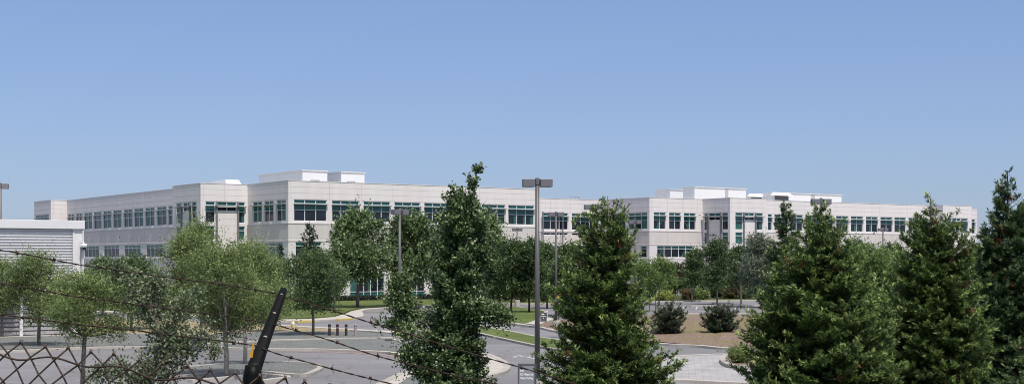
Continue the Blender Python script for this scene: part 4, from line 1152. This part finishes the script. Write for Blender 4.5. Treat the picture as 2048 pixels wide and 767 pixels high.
# big plane trees in front of the facade
bl(715, 138, 428, 138, 3.0, 'plane', 11, 'tall rounded green tree in front of the main windows, left of the lamp post', nl=34, nspr=3400, per=8, slen=.6, ll=.22, lw=.16, shape='oval', gap=.30, tr=.16, name='plane_tree')
bl(818, 140, 434, 134, 3.0, 'plane', 12, 'tall rounded green tree behind the lamp post left of the oak', nl=32, nspr=3200, per=8, slen=.6, ll=.22, lw=.16, shape='oval', gap=.30, tr=.16, name='plane_tree')
bl(962, 142, 432, 128, 2.6, 'plane', 13, 'tall rounded green tree half hidden behind the right side of the oak', nl=30, nspr=3000, per=8, slen=.6, ll=.22, lw=.16, shape='oval', gap=.30, tr=.16, name='plane_tree')
# row on the upper lawn
row = 'trees in a row on the upper lawn'
bl(999, 134, 486, 78, 1.6, 'mid', 21, 'dark round tree at the left end of the upper lawn row, beside the oak', nl=18, nspr=1500, slen=.45, ll=.17, lw=.12, group=row, bark='bark_dark')
bl(1022, 126, 487, 82, 1.9, 'mid', 22, 'dark round tree with bare trunk on the upper lawn, left of the lamp pole', nl=18, nspr=1600, slen=.45, ll=.17, lw=.12, group=row, bark='bark_dark')
bl(1058, 126, 484, 86, 1.9, 'mid', 23, 'dark round tree with bare trunk on the upper lawn, right behind the lamp pole', nl=18, nspr=1700, slen=.45, ll=.17, lw=.12, group=row, bark='bark_dark')
bl(1094, 138, 486, 76, 1.7, 'mid', 24, 'dark round tree right of the nearest lamp post, beyond the lawn', nl=16, nspr=1400, slen=.45, ll=.17, lw=.12, group=row, bark='bark_dark')
bl(972, 150, 492, 70, 1.6, 'mid', 25, 'dark round tree farther back behind the left end of the lawn row', nl=16, nspr=1100, slen=.45, ll=.18, lw=.13, group=row, bark='bark_dark')
# left foreground trees with yellow-green leaves
bl(77, 78, 519, 172, 1.6, 'bright', 31, 'yellow-green tree standing on the gravel in front of the louvred enclosure', nl=26, nspr=2574, per=9, slen=.5, ll=.10, lw=.055, tr=.10, gap=.30, shape='round', name='young_tree')
bl(4, 86, 520, 110, 1.6, 'bright', 32, 'yellow-green tree cut off by the left edge of the picture', nl=20, nspr=1326, per=9, slen=.5, ll=.10, lw=.055, tr=.09, name='young_tree')
bl(165, 50, 566, 205, 2.25, 'bright', 33, 'spreading green tree whose forked trunk rises just behind the chain link', nl=26, nspr=2808, per=9, slen=.34, ll=.075, lw=.04, tr=.085, forks=2, gap=.28, flat=.55, name='young_tree')
bl(262, 96, 526, 150, 1.5, 'mid', 34, 'mid-green tree right of the louvred enclosure', nl=20, nspr=1900, slen=.5, ll=.13, lw=.08, name='young_tree')
bl(205, 120, 520, 90, 1.3, 'mid', 35, 'small green tree behind the corner of the louvred enclosure', nl=14, nspr=1100, slen=.5, ll=.15, lw=.10, name='young_tree')
bl(452, 57.5, 505, 225, 2.0, 'bright', 41, 'large yellow-green tree with a pale trunk left of the black fence arm', nl=34, nspr=3276, per=9, slen=.5, ll=.09, lw=.05, tr=.10, gap=.25, up=.7, bark='bark_pale', name='young_tree', forks=2)
bl(490, 64, 498, 150, 2.1, 'bright', 42, 'yellow-green tree with a pale trunk directly behind the black fence arm', nl=26, nspr=2496, per=9, slen=.45, ll=.09, lw=.05, tr=.09, gap=.28, up=.7, bark='bark_pale', name='young_tree')
bl(348, 74, 474, 150, 1.7, 'bright', 43, 'tall loose green tree in front of the left tower of the building', nl=30, nspr=2574, per=9, slen=.65, ll=.10, lw=.055, tr=.10, gap=.25, up=.9, name='young_tree', lean=.6)
bl(402, 80, 446, 105, 2.5, 'bright', 44, 'slender upright green tree rising against the left tower windows', nl=24, nspr=1794, per=9, slen=.65, ll=.10, lw=.055, tr=.08, gap=.26, up=1.0, name='young_tree')
bl(538, 92, 520, 90, 1.8, 'bright', 45, 'rounded yellow-green tree between the fence arm and the tree cluster', nl=16, nspr=1170, per=9, slen=.6, ll=.10, lw=.055, tr=.07, gap=.28, up=.8, name='young_tree')
bl(626, 89, 505, 152, 1.9, 'mid', 51, 'small roadside tree with a slim trunk beside the bollards', nl=24, nspr=3000, per=8, slen=.45, ll=.11, lw=.065, tr=.085, gap=.30, flat=.6, name='young_tree', bark='bark')
bl(556, 110, 528, 90, 1.5, 'bright', 52, 'small light green tree behind the tip of the fence arm', nl=14, nspr=936, slen=.45, ll=.13, lw=.08, name='young_tree')
bl(668, 128, 530, 50, 1.5, 'mid', 53, 'small tree on the lawn left of the tallest facade tree', nl=10, nspr=700, slen=.4, ll=.15, lw=.1, name='young_tree')
# small conifers against the facade
conifer('fir_tree', 'small dark fir against the second-storey windows', 619, 133, [(440, 617, 621), (465, 606, 632), (490, 598, 640), (520, 592, 646), (560, 590, 648), (600, 588, 650)], L_['fir'], 61, nb=120, sub=5, fr=3, blade=.22, bw=.07, trunk_r=.14, cat='fir tree', keep=.6)
conifer('fir_tree', 'shorter dark fir at the corner of the building', 561, 138, [(490, 560, 562), (510, 551, 571), (540, 546, 576), (600, 543, 580)], L_['fir'], 62, nb=90, sub=5, fr=3, blade=.2, bw=.07, trunk_r=.12, cat='fir tree', keep=.6)
# trees by the right wing
rw = 'young trees around the far car park'
bl(1384, 160, 503, 48, 1.6, 'mid', 71, 'narrow dark green tree standing behind the left mound shrub', nl=14, nspr=900, slen=.45, ll=.18, lw=.12, shape='oval', group=rw, name='young_tree')
bl(1434, 150, 486, 70, 2.0, 'mid', 72, 'young tree directly behind the right mound shrub', nl=18, nspr=1200, slen=.5, ll=.17, lw=.11, group=rw, name='young_tree')
bl(1482, 152, 496, 54, 2.0, 'mid', 73, 'young tree with a pale trunk left of the big redwood', nl=14, nspr=800, slen=.5, ll=.17, lw=.11, group=rw, bark='bark_pale', name='young_tree')
bl(1318, 148, 524, 62, 1.5, 'fresh', 74, 'light green young tree right of the centre redwood', nl=14, nspr=700, slen=.6, ll=.18, lw=.10, group=rw, up=.8, name='young_tree')
bl(1286, 132, 528, 70, 1.4, 'fresh', 75, 'light green young tree touching the right side of the centre redwood', nl=14, nspr=800, slen=.6, ll=.16, lw=.09, group=rw, up=.8, name='young_tree')
bl(1350, 185, 532, 40, 1.0, 'red', 76, 'dark red-leaved small tree against the right wing', nl=10, nspr=500, slen=.4, ll=.2, lw=.14, name='red_leaved_tree', cat='tree')
bl(1334, 172, 536, 60, 1.0, 'mid', 176, 'low bushy green tree beside the red-leaved tree', nl=12, nspr=800, slen=.4, ll=.2, lw=.14, name='young_tree')
bl(1524, 140, 478, 104, 1.2, 'silver', 77, 'silvery grey-green tree left of the big redwood', nl=22, nspr=2200, slen=.55, ll=.17, lw=.10, name='silver_tree', gap=.3)
bl(1412, 178, 540, 60, .8, 'mid', 78, 'low dark tree at the foot of the flagpole', nl=12, nspr=800, slen=.4, ll=.2, lw=.14, group=rw, name='young_tree')
bl(1458, 176, 530, 60, .8, 'mid', 79, 'low dark tree beside the notched corner of the right wing', nl=12, nspr=900, slen=.4, ll=.2, lw=.14, group=rw, name='young_tree')
bl(1490, 170, 520, 60, .9, 'mid', 80, 'low dark tree just left of the silvery tree', nl=12, nspr=900, slen=.4, ll=.2, lw=.14, group=rw, name='young_tree')
far = 'trees between and behind the right-hand redwoods'
fl = ['green tree in the gap left of the distant right lamp post', 'green tree below the distant right lamp post', 'bright green tree between the big redwood and its right neighbour', 'bright green tree left of the far right redwood', 'mid-green tree behind the rightmost redwoods', 'mid-green tree low behind the big redwood', 'low green tree at the foot of the right wing near its far end', 'bright green bushy tree deep in the gap right of the big redwood']
for i, (px, Y, top, w, mm) in enumerate(((1715, 120, 484, 90, 'mid'), (1776, 125, 492, 90, 'mid'), (1742, 48, 512, 150, 'fresh'), (1800, 56, 520, 110, 'fresh'), (1955, 80, 520, 120, 'mid'), (1690, 100, 500, 90, 'mid'), (1930, 150, 515, 80, 'mid'), (1775, 40, 600, 170, 'fresh'))):
    bl(px, Y, top, w, 1.0, mm, 90 + i, fl[i], nl=20, nspr=1900 if Y > 75 else 2600, slen=.5 if Y > 90 else .4, ll=.16 if Y > 90 else .10, lw=.10 if Y > 90 else .055, group=far)
bl(1140, 120, 500, 90, 1.2, 'mid', 101, 'mid-green tree behind the left side of the centre redwood', nl=18, nspr=1500, slen=.45, ll=.17, lw=.12)
bl(1150, 150, 555, 60, .6, 'red', 102, 'reddish small tree glimpsed left of the centre redwood', nl=10, nspr=500, slen=.4, ll=.18, lw=.12, name='red_leaved_tree')
bl(900, 120, 520, 110, 1.5, 'mid', 103, 'mid-green tree right behind the trunk of the oak', nl=18, nspr=1700, slen=.45, ll=.17, lw=.12)

# shrubs
def shrub(px, py, w, h, m, seed, label, name='shrub', group=None, nspr=900, ll=.12, lw=.05, slen=.4, up=.6, Y=None, z0=0.1, nl=12, gap=.36):
    if Y is None: x, y = G(px, py)
    else: x, y = XY(px, Y)
    R = w / 2 / F * y; H = h / F * y
    return broadleaf(name, label, 'shrub', x, y, H, R, 0.12 * H, L_[m], seed, nl=nl, nspr=nspr, slen=slen, ll=ll, lw=lw, tr=.05, up=up, gap=gap, shape='vase', group=group, z0=z0, forks=2, flat=.7)
conifer('shrub', 'dark spiky shrub on the mulch mound next to the centre redwood', 1337, 87.5,
        [(600, 1333, 1342), (612, 1316, 1362), (628, 1300, 1372), (650, 1296, 1374), (668, 1306, 1368), (678, 1318, 1356)], L_['shrub'], 111, nb=150, sub=6, fr=8, blade=.16, bw=.035, trunk_r=.05, cat='shrub', tip_up=.9, zlow=.55, ragged=.45, wide=1.3, keep=2.2)
conifer('shrub', 'dark spiky shrub standing alone in the middle of the mulch mound', 1437, 87.5,
        [(603, 1432, 1442), (612, 1410, 1466), (624, 1400, 1478), (645, 1402, 1478), (665, 1410, 1466), (678, 1420, 1452)], L_['shrub'], 112, nb=150, sub=6, fr=8, blade=.16, bw=.035, trunk_r=.05, cat='shrub', tip_up=.9, zlow=.6, ragged=.45, wide=1.3, keep=2.2)
shrub(1250, 676, 60, 60, 'shrub', 113, 'dark shrub on the mound hidden behind the centre redwood', nspr=900, slen=.4, z0=.25)
shrub(1478, 733, 42, 22, 'bright', 114, 'yellow-green plant in the kerbed bed on the paved forecourt', nspr=1170, ll=.09, lw=.03, slen=.22, z0=.18, nl=16, up=1.0)
g = 'shrubs in the bed before the right wing'
sl = ['red-tinged shrub in the far bed left of the flagpole', 'green shrub in the far bed at the foot of the flagpole', 'yellow-green shrub in the far bed near the left end', 'green shrub in the far bed behind the pale trunk', 'long red-flowered shrub in the far bed', 'green shrub in the far bed right of the red-flowered one', 'tall green clump in the far bed beside the silvery tree', 'green shrub in the far bed behind the big redwood', 'dark dense shrub close to the wall of the right wing', 'dark dense shrub between the flagpole and the corner', 'broad dark shrub right of the centre redwood in the far bed', 'broad dark shrub behind the yellow-green one', 'broad dark shrub left of the silvery tree']
for i, (px, py, w, h, mm) in enumerate(((1375, 600, 36, 13, 'redflower'), (1400, 600, 34, 13, 'bright'), (1330, 602, 40, 12, 'yellowgreen'), (1438, 597, 40, 18, 'mid'), (1468, 598, 44, 13, 'redflower'), (1492, 598, 24, 13, 'bright'), (1510, 594, 44, 22, 'bright'), (1550, 594, 50, 20, 'bright'), (1425, 588, 60, 24, 'shrub'), (1375, 590, 40, 24, 'shrub'), (1292, 597, 70, 30, 'mid'), (1338, 592, 66, 28, 'mid'), (1478, 590, 66, 26, 'mid'))):
    shrub(px, py, w, h, mm, 120 + i, sl[i], group=g, nspr=650, ll=.2, lw=.1, slen=.3)
# tall grasses and hedge clumps before the middle
g = 'leafy clumps behind the upper lawn'
sl = ['tall grassy clump behind the distant lamp post base', 'tall grassy clump right of the distant lamp post base', 'tall grassy clump left of the nearest lamp post', 'tall grassy clump right of the nearest lamp post', 'dark clump beside the oak at lawn level', 'leafy clump left of the yellow sign']
for i, (px, py, w, h, mm) in enumerate(((1012, 604, 46, 24, 'mid'), (1044, 605, 40, 22, 'bright'), (1066, 604, 40, 25, 'bright'), (1088, 605, 40, 22, 'bright'), (985, 603, 40, 20, 'mid'), (1120, 604, 50, 26, 'bright'))):
    shrub(px, py, w, h, mm, 140 + i, sl[i], group=g, nspr=800, ll=.28, lw=.05, slen=.35, up=1.5, name='grassy_clump')
# low hedge along the main facade foot
hd = empty('hedge', (AX, AY, 0), math.atan2(U1[1], U1[0]), 'low dark clipped hedge along the foot of the main facade', 'hedge')
rs = np.random.RandomState(8); lob = [(u, -1.1 + rs.normal() * .06, .28, .55, .4, .30 + .06 * rs.rand()) for u in np.arange(-.5, 34, .5)]
P, A, B, LL, LW, tone = sprig_crown(rs, lob, 9000, 5, .16, .12, .07, .5)
leaf_mesh('foliage', P, A, B, LL, LW, tone - .45, L_['shrub'], hd)
m = MB()
for u in np.arange(-.5, 34, .5): m.tube([(u, -1.1, -.05), (u + .03, -1.1, .35)], .02, 5)
m.build('stems', M['bark_dark'], hd)

# ---- redwoods
RB = 'bark_dark'
conifer('redwood_tree', 'bright-tipped redwood in the centre foreground with a sparse bare-stemmed top', 1214, 26,
        [(388, 1216, 1226), (404, 1190, 1246), (430, 1160, 1264), (450, 1148, 1262), (500, 1150, 1284), (540, 1130, 1286), (565, 1098, 1286), (600, 1092, 1300), (640, 1106, 1304), (690, 1100, 1316), (705, 1072, 1338), (740, 1064, 1372), (800, 1050, 1390), (900, 1050, 1390)],
        L_['redwood'], 201, nb=520, sub=14, fr=12, blade=.08, bw=.019, thin_top=.5, keep=.8, ragged=.2, wide=1.07, trunk_r=.085, bark='bark')
conifer('redwood_tree', 'widest redwood, standing right of the mound with bright green tips', 1642, 25,
        [(404, 1637, 1646), (440, 1606, 1664), (477, 1576, 1712), (520, 1545, 1718), (560, 1536, 1738), (600, 1522, 1748), (640, 1482, 1772), (660, 1486, 1790), (720, 1466, 1806), (800, 1455, 1815), (900, 1455, 1815)],
        L_['redwood'], 202, nb=640, sub=14, fr=12, blade=.08, bw=.019, thin_top=.4, keep=.8, ragged=.2, wide=1.07, trunk_r=.10)
conifer('redwood_tree', 'narrow dark redwood whose thin top shows just behind the widest redwood', 1572, 42,
        [(404, 1570, 1575), (430, 1558, 1588), (470, 1545, 1602), (530, 1535, 1615), (600, 1525, 1625), (700, 1515, 1635), (800, 1515, 1635)],
        L_['redwood_dark'], 203, nb=300, sub=11, fr=9, blade=.11, bw=.028, keep=.7, ragged=.2, trunk_r=.10)
conifer('redwood_tree', 'redwood with a spindly leader in front of the far end of the building', 1861, 28,
        [(392, 1859, 1863), (420, 1838, 1892), (450, 1816, 1926), (480, 1800, 1940), (520, 1786, 1952), (580, 1772, 1962), (640, 1756, 1980), (700, 1752, 1990), (800, 1740, 2000), (900, 1740, 2000)],
        L_['redwood'], 204, nb=580, sub=14, fr=12, blade=.084, bw=.02, thin_top=.5, keep=.8, ragged=.2, wide=1.07, trunk_r=.10)
conifer('redwood_tree', 'tallest dark redwood at the right edge', 2014, 33,
        [(338, 2011, 2017), (370, 1992, 2040), (400, 1984, 2052), (440, 1970, 2066), (500, 1950, 2084), (560, 1950, 2092), (640, 1938, 2100), (740, 1930, 2110), (900, 1930, 2110)],
        L_['redwood_dark'], 205, nb=560, sub=14, fr=12, blade=.095, bw=.024, keep=.9, ragged=.2, thin_top=.4, trunk_r=.12)
conifer('redwood_tree', 'small bright redwood sapling low in front of the rightmost redwood', 2052, 22,
        [(640, 2048, 2056), (670, 2020, 2080), (720, 2004, 2100), (800, 1996, 2110), (900, 1996, 2110)],
        L_['redwood'], 206, nb=110, sub=10, fr=5, blade=.07, bw=.015, trunk_r=.05)

# ---- the foreground oak, outline surveyed at 28 m
def profile_tree(name, label, px, Y, prof, m, seed, nl, lr, nspr, per, slen, ll, lw, bark, tr, zlow_py, cat='tree', up=.2, holes=0.0, cols=None):
    rs = np.random.RandomState(seed); x0, y0 = XY(px, Y); gz = ground_z(x0, y0)
    a = interp_profile(prof, Y); t = empty(name, (x0, y0, gz), 0, label, cat)
    zb = ZZ(zlow_py, Y); lobes = []
    areas = a[:, 2] - a[:, 1]
    zs = np.linspace(zb, a[-1, 0], 200); wd = np.interp(zs, a[:, 0], areas); p = wd ** 1.25; p /= p.sum()
    for i in range(nl):
        z = zs[rs.choice(200, p=p)]; xl = np.interp(z, a[:, 0], a[:, 1]) - x0; xr = np.interp(z, a[:, 0], a[:, 2]) - x0
        hw = (xr - xl) / 2; cxm = (xl + xr) / 2; r = min(lr * (.7 + .6 * rs.rand()), hw * .95 + .03)
        th = rs.rand() * 2 * PI; q = rs.rand() ** .5; rr = max(hw - r * .95 - .05, 0) * q
        lobes.append((cxm + rr * math.cos(th), rr * math.sin(th) * .9, z - gz, r, r, r * .75))
    lobes = np.array(lobes)
    P, A, B, LL, LW, tone = sprig_crown(rs, lobes, nspr, per, slen, ll, lw, up, shell=.6, spread=.34)
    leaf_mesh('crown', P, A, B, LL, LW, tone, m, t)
    mb = MB(); zt = a[-1, 0] - gz
    def ax(z):
        zz = z + gz; xl = np.interp(zz, a[:, 0], a[:, 1]) - x0; xr = np.interp(zz, a[:, 0], a[:, 2]) - x0
        k = min(max((z - .3 * zt) / (.7 * zt), 0), 1) 
        return ((xl + xr) / 2 * k + .05 * math.sin(z * 2.1) * (1 if k < 1 else 0), .05 * math.sin(z * 1.6), z)
    tz = np.linspace(-.3, zt - .03, 16)
    mb.tube([ax(z) for z in tz], [tr * (1 - .93 * max(z, 0) / zt) + .003 for z in tz], 9)
    for c in lobes:
        b = max(c[2] - .25 - .5 * math.hypot(c[0] - ax(c[2])[0], c[1]), .25)
        L = math.dist(ax(b), c[:3]); r0 = min(.012 + .014 * L, tr * .6)
        mb.tube(limb(rs, ax(b), tuple(c[:3]), sag=-.1), [r0, r0 * .8, r0 * .6, r0 * .4, r0 * .15], 5, cap=False)
    mb.build('trunk', M[bark], t, smooth=True)
    return t
conifer('oak_tree', 'large dark green oak in the foreground with a leaning thin top', 905, 28,
    [(324, 957, 966), (345, 944, 964), (372, 930, 960), (388, 898, 962), (396, 878, 962), (420, 864, 976), (440, 858, 992), (470, 854, 1002), (500, 854, 1002), (540, 856, 1000), (575, 860, 1002), (610, 856, 1012), (640, 850, 1010), (670, 840, 990), (700, 824, 976), (740, 814, 996), (767, 820, 1012), (800, 826, 1010), (900, 850, 980)],
    L_['oak'], 301, nb=340, sub=14, fr=9, blade=.068, bw=.047, trunk_r=.085, cat='oak tree', bark='bark', tip_up=.75, leafy=True, wide=.95, ragged=.30, keep=.55, lean=1.0)
# the oak's two long low side branches belong to it: built as separate leafy boughs under the same thing
oak = [o for o in bpy.data.objects if o.name == 'oak_tree'][0]
def bough(parent, Y, path, r, nspr, m, seed, ll, lw, slen, per=8):
    rs = np.random.RandomState(seed); lob = []; o = parent.location; pts = []
    for (px, py, rr, dy) in path:
        p = ((px - CX) / F * (Y + dy) - o.x, dy, ZZ(py, Y + dy) - o.z); pts.append(p)
        if rr > 0: lob.append((*p, rr, rr, rr * .9))
    P, A, B, LL, LW, tone = sprig_crown(rs, np.array(lob), nspr, per, slen, ll, lw, .2, shell=.4, spread=.18)
    b = leaf_mesh('bough', P, A, B, LL, LW, tone, m, parent)
    mb = MB(); n = len(pts); mb.tube(pts, [r * (1 - .8 * i / (n - 1)) for i in range(n)], 6); mb.build('branch', M['bark'], b, smooth=True)
bough(oak, 28, [(900, 700, 0, 0), (850, 640, .16, .1), (815, 625, .2, .1), (800, 600, .24, 0), (797, 575, .2, 0), (806, 560, .12, 0)], .02, 760, L_['oak'], 5, .052, .036, .15)
bough(oak, 28, [(900, 720, 0, 0), (850, 680, .12, -.2), (815, 664, .14, -.2), (785, 648, .10, -.2), (758, 650, .05, -.2)], .015, 260, L_['oak'], 6, .052, .036, .12)
bough(oak, 28, [(900, 760, 0, 0), (850, 745, .15, -.2), (826, 720, .2, -.2), (822, 700, .15, -.2)], .02, 420, L_['oak'], 7, .052, .036, .15)
bough(oak, 28, [(905, 640, 0, 0), (960, 625, .2, -.2), (990, 628, .2, -.2), (1012, 636, .09, -.2)], .015, 420, L_['oak'], 8, .052, .036, .15)
# ---- dusty oak sapling at left, near
profile_tree('oak_sapling', 'dusty grey-green oak sapling with loose leafy branches behind the chain link', 322, 15,
    [(548, 300, 330), (580, 262, 350), (620, 258, 352), (650, 270, 380), (690, 280, 415), (730, 250, 395), (767, 195, 350), (850, 180, 380), (950, 220, 380)],
    L_['dusty'], 302, 80, .085, 1000, 8, .09, .036, .023, 'bark', .022, 870, cat='tree', up=.2)
sap = [o for o in bpy.data.objects if o.name == 'oak_sapling'][0]
bough(sap, 15, [(322, 720, 0, 0), (360, 690, .06, 0), (395, 672, .07, 0), (420, 690, .08, 0), (432, 706, .05, 0)], .007, 150, L_['dusty'], 15, .034, .021, .10, per=6)
bough(sap, 15, [(322, 760, 0, 0), (280, 750, .08, 0), (240, 735, .09, 0), (205, 742, .08, 0), (190, 760, .06, 0)], .007, 200, L_['dusty'], 16, .034, .021, .10, per=6)
bough(sap, 15, [(310, 640, 0, 0), (285, 600, .09, 0), (262, 570, .08, 0), (240, 545, .07, 0), (225, 530, .05, 0)], .007, 200, L_['dusty'], 17, .034, .021, .10, per=6)
bough(sap, 15, [(330, 700, 0, 0), (352, 645, .08, 0), (365, 610, .08, 0), (385, 590, .05, 0)], .007, 170, L_['dusty'], 18, .034, .021, .10, per=6)

# ================================================================== LIGHT, SKY, CAMERA
EL, AZ = math.radians(62), math.radians(153)
S = Vector((math.sin(AZ) * math.cos(EL), math.cos(AZ) * math.cos(EL), math.sin(EL)))
ld = bpy.data.lights.new('sun', 'SUN'); ld.energy = 4.3; ld.angle = math.radians(0.53); ld.color = (1.0, 0.95, 0.885)
lo = bpy.data.objects.new('sun', ld); COL.objects.link(lo); lo.rotation_euler = S.to_track_quat('Z', 'Y').to_euler(); lo.location = (0, -20, 60)
w = bpy.data.worlds.new('World'); scene.world = w; w.use_nodes = True
nt = w.node_tree; bg = nt.nodes['Background']
sky = nt.nodes.new('ShaderNodeTexSky'); sky.sky_type = 'NISHITA'; sky.sun_disc = False
sky.sun_elevation = EL; sky.sun_rotation = AZ; sky.altitude = 100; sky.air_density = 1.0; sky.dust_density = 0.6; sky.ozone_density = 2.0
gm = nt.nodes.new('ShaderNodeGamma'); gm.inputs['Gamma'].default_value = 0.6
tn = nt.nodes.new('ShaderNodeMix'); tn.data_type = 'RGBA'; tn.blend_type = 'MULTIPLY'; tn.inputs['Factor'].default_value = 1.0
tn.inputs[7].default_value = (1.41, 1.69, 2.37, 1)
nt.links.new(sky.outputs[0], gm.inputs['Color']); nt.links.new(gm.outputs[0], tn.inputs[6]); 
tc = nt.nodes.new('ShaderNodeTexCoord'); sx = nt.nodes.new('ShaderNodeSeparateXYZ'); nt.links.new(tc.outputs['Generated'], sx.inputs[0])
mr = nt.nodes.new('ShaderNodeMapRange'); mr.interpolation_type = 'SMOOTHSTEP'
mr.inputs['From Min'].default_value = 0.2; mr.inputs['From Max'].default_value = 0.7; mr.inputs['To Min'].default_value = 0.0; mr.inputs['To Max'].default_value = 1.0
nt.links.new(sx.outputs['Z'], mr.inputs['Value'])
fill_col = nt.nodes.new('ShaderNodeMix'); fill_col.data_type = 'RGBA'; fill_col.inputs[6].default_value = (1, 1, 1, 1); fill_col.inputs[7].default_value = (3.1, 2.25, 1.45, 1)   # added fill: unseen upper sky brightened, less blue, to lift the shaded walls
nt.links.new(mr.outputs[0], fill_col.inputs['Factor'])
sky_fill = nt.nodes.new('ShaderNodeVectorMath'); sky_fill.operation = 'MULTIPLY'
nt.links.new(tn.outputs[2], sky_fill.inputs[0]); nt.links.new(fill_col.outputs[2], sky_fill.inputs[1]); nt.links.new(sky_fill.outputs[0], bg.inputs['Color'])
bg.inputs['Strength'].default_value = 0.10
cam = bpy.data.cameras.new('camera'); co = bpy.data.objects.new('camera', cam); COL.objects.link(co)
co.location = (0, 0, CAMZ); co.rotation_euler = (PI / 2, 0, 0)
cam.sensor_width = 36; cam.lens = F / 2048 * 36; cam.shift_y = (HY - 383.5) / 2048
cam.clip_start = 0.1; cam.clip_end = 12000
scene.camera = co
scene.cycles.filter_width = 1.0
scene.render.resolution_x = 1024; scene.render.resolution_y = 383
scene.view_settings.view_transform = 'Standard'; scene.view_settings.look = 'None'; scene.view_settings.exposure = 0
